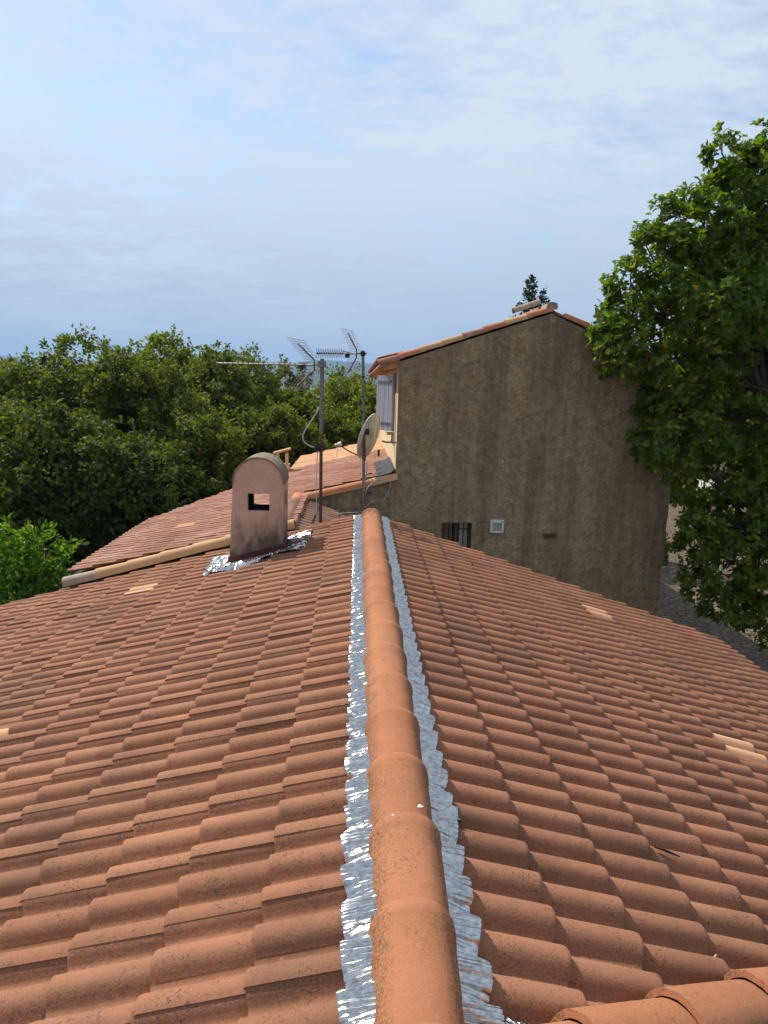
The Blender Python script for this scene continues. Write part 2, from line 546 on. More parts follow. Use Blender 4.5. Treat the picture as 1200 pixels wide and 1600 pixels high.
def ground_mat():
    m = Mat('ground_dry_grass')
    w = m.coord('World')
    n_ = m.noise(w, 0.35, 6, 0.65)
    c = m.mix(m.ramp(n_, [(0.35, 0.0), (0.65, 1.0)]), (0.16, 0.125, 0.07), (0.075, 0.085, 0.03))
    c = m.mix(m.ramp(m.noise(w, 6, 4, 0.7), [(0.4, 0.4), (0.62, 0.0)]), c, (0.07, 0.055, 0.03))
    m.set(color=c, rough=0.95)
    m.bump(m.noise(w, 12, 4), 0.5, 0.05)
    return m.m
def paving_mat():
    m = Mat('cobble_paving')
    w = m.coord('World')
    sc = m.coord('World', (5.0, 8.0, 5.0))
    d = m.voro(sc, 1.0, 'DISTANCE_TO_EDGE')
    cell = m.ramp(m.voro(sc, 1.0, 'F1', 'Color'), [(0.0, (0.10, 0.066, 0.042)), (1.0, (0.22, 0.155, 0.10))])
    c = m.mix(0.5, (0.15, 0.102, 0.064), cell)
    c = m.mix(m.ramp(d, [(0.02, 1.0), (0.11, 0.0)]), c, (0.07, 0.052, 0.038))
    c = m.mix(m.ramp(m.noise(w, 0.8, 5), [(0.4, 0.0), (0.7, 0.6)]), c, (0.17, 0.125, 0.08))
    m.set(color=c, rough=0.9)
    m.bump(m.ramp(d, [(0.0, 0.0), (0.16, 1.0)]), 0.9, 0.05)
    return m.m
GROUND, PAVING = ground_mat(), paving_mat()
GRAVEL = simple('pale_road', (0.46, 0.43, 0.39), 0.95, 0, 0.15, 3)
HILL = simple('hill_wood', (0.045, 0.060, 0.032), 0.95, 0, 0.35, 0.012)

#BUILD
# ------------------------------------------------------------------ setting: ground, paving, hills
GZ = -3.8
def sheet(name, x0, x1, y0, y1, z, mat, kind='structure'):
    mb = MB().add([(x0, y0, z), (x1, y0, z), (x1, y1, z), (x0, y1, z)], [(0, 1, 2, 3)])
    o = mb.build(name, mat)
    tag(o, kind=kind)
    return o
sheet('ground', -4000, 4000, -1500, 4200, GZ, GROUND)
sheet('courtyard_paving', 4.0, 30, 4.0, 33.2, GZ + 0.004, PAVING)
sheet('road', -2, 80, 36.5, 42, GZ + 0.004, GRAVEL)

def hills(name, y0, y1, x0, x1, hmax, seed, nx=420, ny=14):
    rg = np.random.default_rng(seed)
    xs = np.linspace(x0, x1, nx); ys = np.linspace(y0, y1, ny)
    P = np.zeros((ny, nx, 3))
    ph = rg.uniform(0, 6.28, 12)
    for j, y in enumerate(ys):
        t = math.sin(math.pi * 0.5 * (j / (ny - 1))) ** 1.2
        h = sum(np.sin(xs / (x1 - x0) * 6.28 * (1.3 * 1.62 ** k) + ph[k] + j * 0.12) / (1.42 ** k) for k in range(11))
        h = 0.80 + 0.15 * h
        P[j, :, 0] = xs; P[j, :, 1] = y
        P[j, :, 2] = GZ - 2 + t * h * hmax + rg.normal(0, hmax * 0.006, nx) * t
    o = MB().grid(P.transpose(1, 0, 2)).build(name, HILL, smooth=180)
    tag(o, kind='structure')
    return o
hills('hills', 1500, 3200, -3600, 3600, 140, 5)
hills('hills', 900, 1500, -2600, 2600, 34, 9)

# ------------------------------------------------------------------ roof tiles
HR = 0.055
HALF = [(0.0, 1.0), (0.019, 0.945), (0.035, 0.765), (0.046, 0.49), (0.055, 0.19), (0.066, 0.0)]
def prof(u):
    u = abs((u + 0.075) % 0.15 - 0.075)
    for (a, ha), (b, hb) in zip(HALF, HALF[1:]):
        if u <= b:
            return (ha + (hb - ha) * (u - a) / (b - a)) * HR
    return 0.0
PITCH_R = 0.15
def tile_arrays(length=0.40, sag=0.028, seed=0, lip=0.0050):
    """one double-roll tile; local x along the ridge (lip side first), y down the slope, z out of the roof; y=0 at the tail edge, head at y=-length"""
    us = [-0.030, -0.017, 0.0, 0.019, 0.035, 0.046, 0.055, 0.066, 0.084, 0.095, 0.104, 0.115, 0.131, 0.150, 0.169, 0.185, 0.196, 0.205, 0.216, 0.234, 0.245, 0.254, 0.265, 0.282]
    rg = np.random.default_rng(seed)
    rows = [(-length, 0.0), (-0.013, 0.0), (-0.004, -0.001), (0.0, -0.005), (-0.001, -0.012)]
    V = []
    for k, (y, dz) in enumerate(rows):
        for u in us:
            z = prof(u)
            if u > 0.238:
                z -= lip * min(1.0, (u - 0.238) / 0.010)
            z += dz - sag * (-y / length)
            wob = 0.0006 * math.sin(u * 23 + seed * 2.1) + 0.0005 * rg.normal()
            V.append((u + 0.0006 * rg.normal(), y + (0.0025 * math.sin(u * 31 + seed) if k >= 2 else 0), z + wob))
    m = len(us)
    F = []
    for i in range(len(rows) - 1):
        for j in range(m - 1):
            F.append((i * m + j, (i + 1) * m + j, (i + 1) * m + j + 1, i * m + j + 1))
    # the lip's own edge
    a = len(V)
    for i in range(len(rows)):
        p = V[i * m]
        V.append((p[0] + 0.001, p[1], p[2])); V.append((p[0] + 0.004, p[1], p[2] - 0.0075))
    for i in range(len(rows) - 2):
        F.append((a + 2 * i, a + 2 * i + 1, a + 2 * i + 3, a + 2 * i + 2))
    return np.array(V), F
def tile_meshes(name, mat, n=5, sag=0.028):
    out = []
    for k in range(n):
        V, F = tile_arrays(seed=k, sag=sag)
        me = bpy.data.meshes.new(name)
        me.from_pydata(V.tolist(), [], F)
        me.materials.append(mat)
        me.update()
        me.shade_smooth()
        me.set_sharp_from_angle(angle=R(62))
        out.append(me)
    return out
TV = [tile_arrays(seed=k) for k in range(5)]
TVR = [tile_arrays(seed=k, sag=0.043) for k in range(5)]

def project(p):
    d = Vector(p) - CAM
    z = d.dot(AF)
    if z < 0.05: return None
    return 600 + 1040.3 * d.dot(AX) / z, 800 - 1040.3 * d.dot(AU) / z, z

def clip_poly_tile(V, F, M, planes):
    """cut a tile (local arrays, matrix M) by vertical planes (point, normal kept side) -> world verts, faces"""
    import bmesh
    bm = bmesh.new()
    vs = [bm.verts.new(M @ Vector(p)) for p in V.tolist()]
    for f in F:
        bm.faces.new([vs[i] for i in f])
    for co, no in planes:
        g = bm.verts[:] + bm.edges[:] + bm.faces[:]
        bmesh.ops.bisect_plane(bm, geom=g, plane_co=Vector(co), plane_no=Vector(no), clear_inner=True)
    bm.verts.index_update()
    v = [tuple(q.co) for q in bm.verts]; f = [tuple(q.index for q in p.verts) for p in bm.faces]
    bm.free()
    return v, f

class Slope:
    """a tiled slope. apex line through (X0, *, Z0) along Y; side=-1 falls to -X, +1 to +X"""
    def __init__(s, X0, Z0, slope, side, Lh, x_first, crest_y, name):
        s.X0, s.Z0, s.k, s.side, s.Lh, s.xf, s.cy, s.name = X0, Z0, slope, side, Lh, x_first, crest_y, name
        c = 1 / math.hypot(1, slope)
        s.down = Vector((side * c, 0, -slope * c))
        s.nor = Vector((side * slope * c, 0, c))
        s.len = Lh / c
        s.lx = Vector((0, 1, 0)) if side < 0 else Vector((0, -1, 0))   # lip is on the right when looking up the slope
    def M(s, i, y, jit=None):
        """course i (tail at x_first + i*Lh), crest A at y"""
        d = s.xf + i * s.Lh
        o = Vector((s.X0 + s.side * d, y, s.Z0 - s.k * d))
        lx, dn, n = s.lx.copy(), s.down.copy(), s.nor.copy()
        if jit:
            a, b, dz, dd, du = jit
            Q = Matrix.Rotation(a, 3, n) @ Matrix.Rotation(b, 3, lx)
            lx, dn, n2 = Q @ lx, Q @ dn, Q @ n
            o = o + n * dz + dn * dd + lx * du
            n = n2
        return frame(o, lx, dn, n)
    def z(s, x):
        return s.Z0 - s.k * (x - s.X0) * s.side

# ------------------------------------------------------------------ foreground house
house = empty('tiled_house', (0, 3, GZ), 'foreground house under a brown red double-roll tiled roof with foil-edged ridge', 'house')
YV = 7.80
SL = Slope(0, 0, 0.2826, -1, 0.2969, 0.136, 2.438, 'left')
SR = Slope(0, 0, 0.3465, 1, 0.2969, 0.1535, 3.143, 'right')
EAVE_L = 0.136 + 16 * 0.2969
EAVE_R = 0.1535 + 14 * 0.2969
HIP0, HIP1 = Vector((0.02, 1.13, 0)), Vector((1.30, 1.78, 0))     # hip that leaves the ridge at the bottom of the picture
hd = (HIP1 - HIP0).normalized()
HIPN = Vector((-hd.y, hd.x, 0))                                      # towards the kept (far) side

def deck(name, slope, eave, y0, y1, drop, mat, parent, hip=False):
    x1 = slope.X0 + slope.side * (eave - 0.05)
    a = slope.Z0 - drop
    b = slope.z(x1) - drop
    if hip:
        vs = [(0, HIP0.y, a), (0, y1, a), (x1, y1, b), (x1, HIP0.y + hd.y / hd.x * x1, b)]
    else:
        vs = [(slope.X0, y0, a), (slope.X0, y1, a), (x1, y1, b), (x1, y0, b)]
    n = len(vs)
    vs2 = vs + [(x, y, z - 0.05) for x, y, z in vs]
    fs = [(0, 1, 2, 3), (7, 6, 5, 4)] + [(i, (i + 1) % n, (i + 1) % n + n, i + n) for i in range(n)]
    return MB().add(vs2, fs).build(name, mat, parent)
deckL = deck('roof_slope', SL, EAVE_L, -0.6, YV - 0.05, 0.075, DARK, house)
deckR = deck('roof_slope', SR, EAVE_R, 0, YV - 0.05, 0.075, DARK, house, hip=True)

def jitter(rg, amp=1.0):
    return (rg.normal(0, 0.004) * amp, rg.normal(0, 0.0015) * amp, abs(rg.normal(0, 0.0005)) * amp, rg.normal(0, 0.004) * amp, rg.normal(0, 0.0012) * amp)

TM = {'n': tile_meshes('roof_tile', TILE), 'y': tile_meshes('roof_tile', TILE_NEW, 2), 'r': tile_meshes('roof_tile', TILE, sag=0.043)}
new_tiles = {('left',): [(-2.33, 6.62), (-2.275, 3.80)], ('right',): [(2.39, 6.78), (2.42, 3.92)]}
cands = []
rgj = np.random.default_rng(3)
for sl, dk, n in ((SL, deckL, 16), (SR, deckR, 14)):
    lo, hi = (-0.3 if sl is SL else 0.6), YV
    ks = range(-12, 30)
    for i in range(1, n + 1):
        for k in ks:
            y = sl.cy + 0.30 * k
            # tile covers crest A at y and crest B one roll on along lx
            ya, yb = (y, y + 0.15) if sl is SL else (y - 0.15, y)
            if ya < lo or yb > hi + 0.06: continue
            M = sl.M(i, y, jitter(rgj))
            c = M @ Vector((0.11, -0.16, 0.02))
            cut = False
            if sl is SR:
                dmin = min(((M @ Vector((u, v, 0))) - HIP0).dot(HIPN) for u in (-.04, .28) for v in (0, -.40))
                dmax = max(((M @ Vector((u, v, 0))) - HIP0).dot(HIPN) for u in (-.04, .28) for v in (0, -.40))
                if dmax < 0.0: continue
                cut = dmin < 0
            yel = any(abs(c.x - q[0]) < 0.16 and abs(c.y - q[1]) < 0.155 for q in new_tiles[(sl.name,)])
            pj = project(c)
            inframe = pj is not None and -60 < pj[0] < 1260 and -60 < pj[1] < 1680
            size = (1 / pj[2]) if inframe else 0
            cands.append([size, sl, dk, M, yel, cut, inframe])
for c_ in cands: c_[4] = False
for key, pts_ in new_tiles.items():
    for q in pts_:
        near_ = min((c_ for c_ in cands if c_[1].name == key[0]), key=lambda c_: ((c_[3] @ Vector((0.075, -0.16, 0.02))).xy - Vector(q)).length)
        near_[4] = True
cands.sort(key=lambda q: -q[0])
indiv = [c for c in cands if c[4]] + [c for c in cands if not c[4]]
rest = {}
for idx, (size, sl, dk, M, yel, cut, inf) in enumerate(indiv):
    if idx < 300 and inf:
        if cut:
            v, f = clip_poly_tile(*TVR[idx % 5], M, [(HIP0, HIPN)])
            if not f: continue
            MB().add(v, f).build('roof_tile', TILE, dk, smooth=62)
        else:
            ms = TM['y' if yel else ('r' if sl is SR else 'n')]
            place(ms[idx % len(ms)], 'roof_tile', M, dk)
    else:
        V, F = (TVR if sl is SR else TV)[idx % 5]
        if cut:
            v, f = clip_poly_tile(V, F, M, [(HIP0, HIPN)])
        else:
            v, f = [M @ Vector(p) for p in V.tolist()], F
        rest.setdefault(dk, MB()).add(v, f)
for dk, mb in rest.items():
    o = mb.build('roof_tiles', TILE, dk, smooth=62)
    o['kind'] = 'stuff'

# walls of the foreground house (below the eaves and the far gable)
def gable_prism(name, x0, x1, apex_x, y0, y1, zbase, zl, za, zr, mat, parent):
    ring = [(x0, zbase), (x1, zbase), (x1, zr), (apex_x, za), (x0, zl)]
    vs = [(x, y0, z) for x, z in ring] + [(x, y1, z) for x, z in ring]
    n = len(ring)
    fs = [tuple(range(n)), tuple(range(2 * n - 1, n - 1, -1))] + [(i, i + n, (i + 1) % n + n, (i + 1) % n) for i in range(n)]
    return MB().add(vs, fs).build(name, mat, parent)
gable_prism('wall', -EAVE_L + 0.45, EAVE_R - 0.45, 0, 2.0, YV - 0.16, GZ, SL.z(-EAVE_L + 0.45) - 0.14, -0.14, SR.z(EAVE_R - 0.45) - 0.14, CREAM_WALL, house)

# ridge tiles: half-round, each near one lapping the far one with a raised collar
def cap_arrays(length, r0, r1, h0, h1, n=14, collar=True, seed=0):
    """local x = along (0 near end .. length far end), y across, z up; base at z=0"""
    rg = np.random.default_rng(seed)
    st = [(0.0, 0.99), (0.01, 1.0), (length * 0.5, 1.0), (length - 0.055, 1.0), (length - 0.045, 1.028 if collar else 1.0), (length - 0.008, 1.028 if collar else 1.0), (length, 0.995)]
    V, F = [], []
    for k, (x, s) in enumerate(st):
        t = x / length
        r, h = (r0 + (r1 - r0) * t) * s, (h0 + (h1 - h0) * t) * s
        for j in range(n + 1):
            a = math.pi * j / n
            c_, s_ = math.cos(a), math.sin(a)
            V.append((x, r * (abs(c_) ** 0.9) * (1 if c_ > 0 else -1), h * s_ ** 0.82 + 0.0008 * rg.normal()))
    m = n + 1
    for i in range(len(st) - 1):
        for j in range(n):
            F.append((i * m + j, i * m + j + 1, (i + 1) * m + j + 1, (i + 1) * m + j))
    # thickness at both ends
    for e, base in ((0, 0), (1, (len(st) - 1) * m)):
        a = len(V)
        for j in range(m):
            p = V[base + j]
            V.append((p[0], p[1] * 0.86, p[2] * 0.86 - 0.001))
        for j in range(n):
            q = (base + j, a + j, a + j + 1, base + j + 1)
            F.append(q if e == 0 else q[::-1])
    return V, F
def cap_mesh(mat, *a, name='ridge_tile', **k):
    V, F = cap_arrays(*a, **k)
    me = bpy.data.meshes.new(name)
    me.from_pydata(V, [], F)
    me.materials.append(mat)
    me.update()
    me.shade_smooth()
    me.set_sharp_from_angle(angle=R(50))
    return me
def cap_frame(p, d, roll_up=Vector((0, 0, 1))):
    d = Vector(d).normalized()
    y = roll_up.cross(d).normalized()
    z = d.cross(y)
    return frame(p, d, y, z)

rc = [cap_mesh(TILE_CAP, 0.43, 0.105, 0.120, 0.117, 0.134, n=16, seed=k) for k in range(3)]
STEP = 0.370
y = 1.545 - 4 * STEP          # the collar of each tile lies at y+0.43
rg = np.random.default_rng(21)
k = 0
while y < 7.40:
    ln = Vector((0.006 + rg.normal(0, 0.003), y, -0.030 + rg.normal(0, 0.0012)))
    d = Vector((rg.normal(0, 0.006), 1, 0.020 + rg.normal(0, 0.003)))
    # near end rides a little higher where it laps the next one
    place(rc[k % 3], 'ridge_tile', cap_frame(ln, d), house)
    y += STEP; k += 1
Y_END = y + 0.06

# hip tiles at the lower right
hz = lambda p: SR.z(p.x) - 0.02
def hip_point(t):
    p = HIP0.lerp(HIP1, t)
    return Vector((p.x, p.y, hz(p)))
hc = [cap_mesh(TILE_CAP, 0.44, 0.118, 0.102, 0.132, 0.112, n=14, seed=30 + k, collar=False) for k in range(3)]
hlen = (hip_point(1) - hip_point(0)).length
t = 0.055
k = 0
while t < 2.6:
    p = hip_point(t / hlen)
    d = hip_point(1) - hip_point(0)
    place(hc[k % 3], 'hip_tile', cap_frame(p + Vector((0, 0, 0.012)), d.normalized() + Vector((0, 0, -0.03))), house)
    t += 0.385; k += 1
# a strip of the near slope, beyond the hip, and its tiles
nd = Vector((hd.y, -hd.x, 0)).normalized()
near_dn = (nd + Vector((0, 0, -0.34))).normalized()
near_lx = hd.copy(); near_lx.z = -0.155; near_lx.normalize()
nn = near_lx.cross(near_dn)
if nn.z < 0: nn = -nn
for k in range(8):
    for c_ in range(2):
        p = hip_point((0.10 + 0.30 * k) / hlen) + near_dn * (0.40 + 0.31 * c_) + Vector((0, 0, 0.005))
        place(TM['n'][(k + c_) % 5], 'roof_tile', frame(p, near_lx, near_dn, nn), house)
mb = MB()
a, b = hip_point(0), hip_point(1.9)
mb.add([a + Vector((0, 0, -.07)), b + Vector((0, 0, -.07)), b + near_dn * 1.2 + Vector((0, 0, -.07)), a + near_dn * 1.2 + Vector((0, 0, -.07))], [(0, 1, 2, 3)])
mb.build('roof_slope', DARK, house)

# crinkled foil flashing, pleated across the strip, dressed down over the tile rolls
def flashing(name, slope, x_in, x_out, y0, y1, seed, lift=0.013, cut=None):
    rg = np.random.default_rng(seed)
    ny = int((y1 - y0) / 0.0021)
    ys = np.linspace(y0, y1, ny)
    nx = 9
    pl = rg.normal(0, 1, ny)
    pl = np.convolve(pl, [0.2, 0.6, 0.2], 'same')
    slow = np.interp(ys, np.linspace(y0, y1, ny // 16), rg.normal(0, 1, ny // 16))
    per = np.interp(ys, np.linspace(y0, y1, ny // 7), rg.uniform(0.011, 0.016, ny // 7))
    ph = np.cumsum(2 * math.pi * 0.0021 / per)
    alt = np.sin(ph) * np.interp(ys, np.linspace(y0, y1, ny // 12), rg.uniform(0.5, 1.15, ny // 12))
    P = np.zeros((ny, nx, 3))
    edge = np.interp(ys, np.linspace(y0, y1, ny // 24), rg.normal(0, 0.003, ny // 24)) + rg.normal(0, 0.0005, ny)
    crump = rg.normal(0, 1, (ny // 8 + 2, nx))
    for j in range(nx):
        t = j / (nx - 1)
        d = x_in + (x_out + edge - x_in) * t
        base = np.array([prof(q - slope.cy) for q in ys]) * (0.35 + 0.65 * t) * 1.0
        cr_ = np.interp(ys, np.linspace(y0, y1, ny // 8 + 2), crump[:, j])
        w = base + lift + 0.022 * (1 - t) + 0.0050 * alt * (1.0 - 0.45 * t) + 0.0004 * pl + 0.0022 * slow + 0.0009 * cr_
        shear = 0.007 * slow * t
        if t > 0.95: w = w - 0.003
        P[:, j, 0] = slope.X0 + slope.side * (d + slope.nor.x * slope.side * w)
        P[:, j, 1] = ys + shear
        P[:, j, 2] = slope.Z0 - slope.k * d + w * slope.nor.z - 0.004
    mb = MB().grid(P if slope.side > 0 else P[:, ::-1])
    o = mb.build(name, FOIL, house, smooth=35)
    return o
flashing('foil_flashing', SL, 0.075, 0.178, 0.4, 7.62, 1)
flashing('foil_flashing', SR, 0.08, 0.188, 1.20, 7.62, 2)
# darker lapped patch of foil on the right strip, and the strip that turns along the hip
rgp = np.random.default_rng(5)
P = np.zeros((14, 9, 3))
for i in range(14):
    for j in range(9):
        yy = 2.12 + 0.088 * i / 13
        d = 0.10 + 0.125 * j / 8
        P[i, j] = (d, yy, SR.z(d) + prof(yy - SR.cy) * (0.42 + 0.58 * j / 8) + 0.020 + 0.02 * (1 - j / 8) + rgp.normal(0, 0.0022) - (0.012 if i in (0, 13) or j == 8 else 0))
MB().grid(P).build('foil_patch', FOIL, house, smooth=30)
P = np.zeros((90, 6, 3))
for i in range(90):
    for j in range(6):
        p = hip_point((0.02 + 0.36 * i / 89) / hlen) + Vector((HIPN.x, HIPN.y, 0)) * (0.06 + 0.075 * j / 5)
        d_ = p.x
        P[i, j] = (p.x, p.y, SR.z(d_) + prof(p.y - SR.cy) * 0.5 + 0.012 + rgp.normal(0, 0.003))
MB().grid(P).build('foil_flashing', FOIL, house, smooth=30)

# cream verge caps over the joint with the old roof behind, far left
old_z = lambda x: 0.0484 + 0.246 * x
vc = cap_mesh(TILE_CREAM, 0.44, 0.085, 0.075, 0.105, 0.095, n=12, name='verge_tile', collar=False)
vg = cap_mesh(TILE_STONE, 0.44, 0.085, 0.075, 0.105, 0.095, n=12, name='verge_tile', collar=False)
x = -3.62
k = 0
while x < -1.3:
    zz = SL.z(x) + 0.075
    place(vg if k < 1 else vc, 'verge_tile', cap_frame(Vector((x, YV + 0.0, zz)), Vector((1, 0, 0.2826 - 0.012))), house)
    x += 0.385; k += 1
# ordinary verge: small end boards closing the tile rolls at the far gable
mb = MB()
for sl, e in ((SL, EAVE_L), (SR, EAVE_R)):
    x1 = sl.side * (e - 0.1)
    mb.add([(0, YV + 0.03, 0.0 - .03), (x1, YV + 0.03, sl.z(x1) - .03), (x1, YV + 0.03, sl.z(x1) - .2), (0, YV + 0.03, -.2),
            (0, YV - 0.12, 0.0 - .075), (x1, YV - 0.12, sl.z(x1) - .075), (x1, YV - 0.12, sl.z(x1) - .2), (0, YV - 0.12, -.2)],
           [(0, 1, 2, 3), (4, 7, 6, 5), (0, 4, 5, 1), (3, 2, 6, 7)])
mb.build('verge_board', MORTAR, house)

# ------------------------------------------------------------------ chimney on the left slope
CX0, CX1, CY0, CY1 = -1.505, -0.938, 6.88, 7.34
def chim_outline(n=14):
    cx, hw, zs, za = -1.190, 0.262, 0.462, 0.735
    return [(cx + hw * math.cos(math.pi * i / n), zs + (za - zs) * math.sin(math.pi * i / n)) for i in range(n + 1)]
def chim_x(z, side):     # slightly battered flanks
    t = max(0.0, min(1.0, (z + 0.45) / 0.91))
    return (CX1 + (-0.928 - CX1) * t) if side > 0 else (CX0 + (-1.452 - CX0) * t)
zb = lambda x: SL.z(x) - 0.06
HX0, HX1, HZ0, HZ1 = -1.302, -1.076, 0.178, 0.363
def arch_z(x):
    t = max(-1, min(1, (x + 1.190) / 0.262))
    return 0.462 + 0.273 * math.sqrt(max(0, 1 - t * t))
def chim_face(mb, y, flip):
    arc = chim_outline()
    L_ = [(CX0, zb(CX0)), (HX0, zb(HX0)), (HX0, arch_z(HX0))] + [p for p in arc if p[0] < HX0 - 1e-4]
    R_ = [(HX1, zb(HX1)), (CX1, zb(CX1))] + [p for p in arc if p[0] > HX1 + 1e-4] + [(HX1, arch_z(HX1))]
    B_ = [(HX0, zb(HX0)), (HX1, zb(HX1)), (HX1, HZ0), (HX0, HZ0)]
    T_ = [(HX0, HZ1), (HX1, HZ1), (HX1, arch_z(HX1))] + [p for p in arc if HX0 + 1e-4 < p[0] < HX1 - 1e-4] + [(HX0, arch_z(HX0))]
    for poly in (L_, R_, B_, T_):
        vs = [(x, y, z) for x, z in poly]
        mb.add(vs, [tuple(range(len(vs)))[::-1 if flip else 1]])
chim = MB()
chim_face(chim, CY0, False)
chim_face(chim, CY1, True)
# flanks; the right one keeps a small side vent
chim.add([(CX0, CY0, zb(CX0)), (CX0, CY1, zb(CX0)), (-1.452, CY1, 0.462), (-1.452, CY0, 0.462)], [(0, 3, 2, 1)])
SY0, SY1, SZ0, SZ1 = 7.0, 7.22, 0.20, 0.37
def rp(y, z): return (chim_x(z, 1), y, z)
b_ = zb(CX1)
for (y0, y1, z0, z1) in ((CY0, SY0, b_, .462), (SY1, CY1, b_, .462), (SY0, SY1, b_, SZ0), (SY0, SY1, SZ1, .462)):
    chim.add([rp(y0, z0), rp(y1, z0), rp(y1, z1), rp(y0, z1)], [(0, 1, 2, 3)])
# reveals of the openings (wall thickness)
th = 0.055
for y0, y1 in ((CY0, CY0 + th), (CY1 - th, CY1)):
    q = [(HX0, HZ0), (HX1, HZ0), (HX1, HZ1), (HX0, HZ1)]
    vs = [(x, y0, z) for x, z in q] + [(x, y1, z) for x, z in q]
    chim.add(vs, [(i, (i + 1) % 4, (i + 1) % 4 + 4, i + 4) for i in range(4)])
q = [(SY0, SZ0), (SY1, SZ0), (SY1, SZ1), (SY0, SZ1)]
vs = [rp(y_, z_) for y_, z_ in q] + [(rp(y_, z_)[0] - th, y_, z_) for y_, z_ in q]
chim.add(vs, [(i, i + 4, (i + 1) % 4 + 4, (i + 1) % 4) for i in range(4)])
chimney = chim.build('chimney', CHIM, house)
chimney['label'] = 'pink rendered chimney with a vaulted top and a square smoke hole'
# vault, a shade wider than the shaft
arc = chim_outline(18)
def sc(p, k): return (-1.19 + (p[0] + 1.19) * k, 0.462 + (p[1] - 0.462) * k)
A = np.zeros((19, 4, 3))
for i, p in enumerate(arc):
    for j, (y_, k_) in enumerate(((CY0 - 0.012, 0.97), (CY0 - 0.012, 1.03), (CY1 + 0.012, 1.03), (CY1 + 0.012, 0.97))):
        x_, z_ = sc(p, k_)
        A[i, j] = (x_, y_, z_ + 0.002)
MB().grid(A).build('vault', CHIM_TOP, chimney, smooth=40)
# sooty inside
inn = MB()
i0, i1, j0, j1 = CX0 + 0.07, CX1 - 0.06, CY0 + th, CY1 - th
for (y_) in (j0, j1):
    for (xa, xb, za, zb2) in ((i0, HX0, -.3, .60), (HX1, i1, -.3, .60), (HX0, HX1, -.3, HZ0), (HX0, HX1, HZ1, .60)):
        inn.add([(xa, y_, za), (xb, y_, za), (xb, y_, zb2), (xa, y_, zb2)], [(0, 1, 2, 3)])
inn.add([(i0, j0, -.3), (i0, j1, -.3), (i0, j1, .6), (i0, j0, .6)], [(0, 1, 2, 3)])
for (ya, yb, za, zb2) in ((j0, SY0, -.3, .6), (SY1, j1, -.3, .6), (SY0, SY1, -.3, SZ0), (SY0, SY1, SZ1, .6)):
    inn.add([(i1, ya, za), (i1, yb, za), (i1, yb, zb2), (i1, ya, zb2)], [(0, 1, 2, 3)])
inn.add([(i0, j0, .6), (i1, j0, .6), (i1, j1, .6), (i0, j1, .6), (i0, j0, .10), (i1, j0, .10), (i1, j1, .10), (i0, j1, .10)], [(0, 1, 2, 3), (4, 5, 6, 7)])
inn.build('flue', ROOM, chimney)
# dark red membrane turned up round the foot
mb = MB()
def skirt(mb, x0, x1, y0, y1, lo, hi, o=0.008):
    pts = [(x0 - o, y0 - o), (x1 + o, y0 - o), (x1 + o, y1 + o), (x0 - o, y1 + o)]
    vs = [(x, y_, SL.z(x) + lo) for x, y_ in pts] + [(x, y_, SL.z(x) + hi) for x, y_ in pts]
    vs += [(x + (0.006 if x < -1.2 else -0.006), y_ + (0.006 if y_ < 7.1 else -0.006), z) for x, y_, z in vs[4:]]
    mb.add(vs, [(i, (i + 1) % 4, (i + 1) % 4 + 4, i + 4) for i in range(4)] + [(i + 4, (i + 1) % 4 + 4, (i + 1) % 4 + 8, i + 8) for i in range(4)])
skirt(mb, CX0, CX1, CY0, CY1, -0.05, 0.095)
mb.build('base_trim', RED_TRIM, chimney)
# foil aprons dressed over the tiles round the foot
def apron(corners, nu, nv, seed, lift=0.018, amp=0.004):
    """corners: four (x, y) of the sheet; pleats run along v"""
    rg = np.random.default_rng(seed)
    c = [Vector((p[0], p[1], 0)) for p in corners]
    P = np.zeros((nu, nv, 3))
    pl = np.where(np.arange(nu) % 3 == 0, 1.0, -0.5) * rg.uniform(0.3, 1.3, nu)
    for i in range(nu):
        s_ = i / (nu - 1)
        for j in range(nv):
            t_ = j / (nv - 1)
            p = (c[0] * (1 - s_) + c[1] * s_) * (1 - t_) + (c[3] * (1 - s_) + c[2] * s_) * t_
            p = p + Vector((rg.normal(0, .004), rg.normal(0, .004), 0)) * (1.0 if t_ > .9 else .3)
            P[i, j] = (p.x, p.y, SL.z(p.x) + prof(p.y - SL.cy) * (0.55 + .4 * t_) + lift + amp * pl[i] * (.4 + t_) + rg.normal(0, 0.0016) + (1 - t_) * 0.004)
    o = MB().grid(P).build('foil_apron', FOIL, chimney, smooth=30)
    return o
apron([(-1.56, 6.95), (-1.00, 6.86), (-1.04, 6.62), (-1.64, 6.50)], 70, 10, 3)
apron([(-1.50, 7.36), (-1.50, 6.88), (-1.70, 6.52), (-1.76, 7.30)], 60, 9, 4)
apron([(-0.93, 6.80), (-0.93, 7.42), (-0.66, 7.40), (-0.70, 6.62)], 70, 10, 5)
apron([(-0.95, 6.87), (-0.90, 6.87), (-0.72, 6.60), (-1.02, 6.64)], 26, 7, 6)

# ------------------------------------------------------------------ house behind, with its tall gable wall
rear = empty('stucco_house', (2.5, 14, GZ), 'taller house with a stained grey brown gable wall and terracotta verge tiles', 'house')
YH, YB = 10.0, 21.3
AXX, AXZ = 2.626, 2.672
zl = lambda x: AXZ - 0.339 * (AXX - x)
zr = lambda x: AXZ - 0.417 * (x - AXX)
XL, XR = 0.418, 4.67
WX0, WX1, WZ0, WZ1 = 1.149, 1.615, -1.25, -0.535
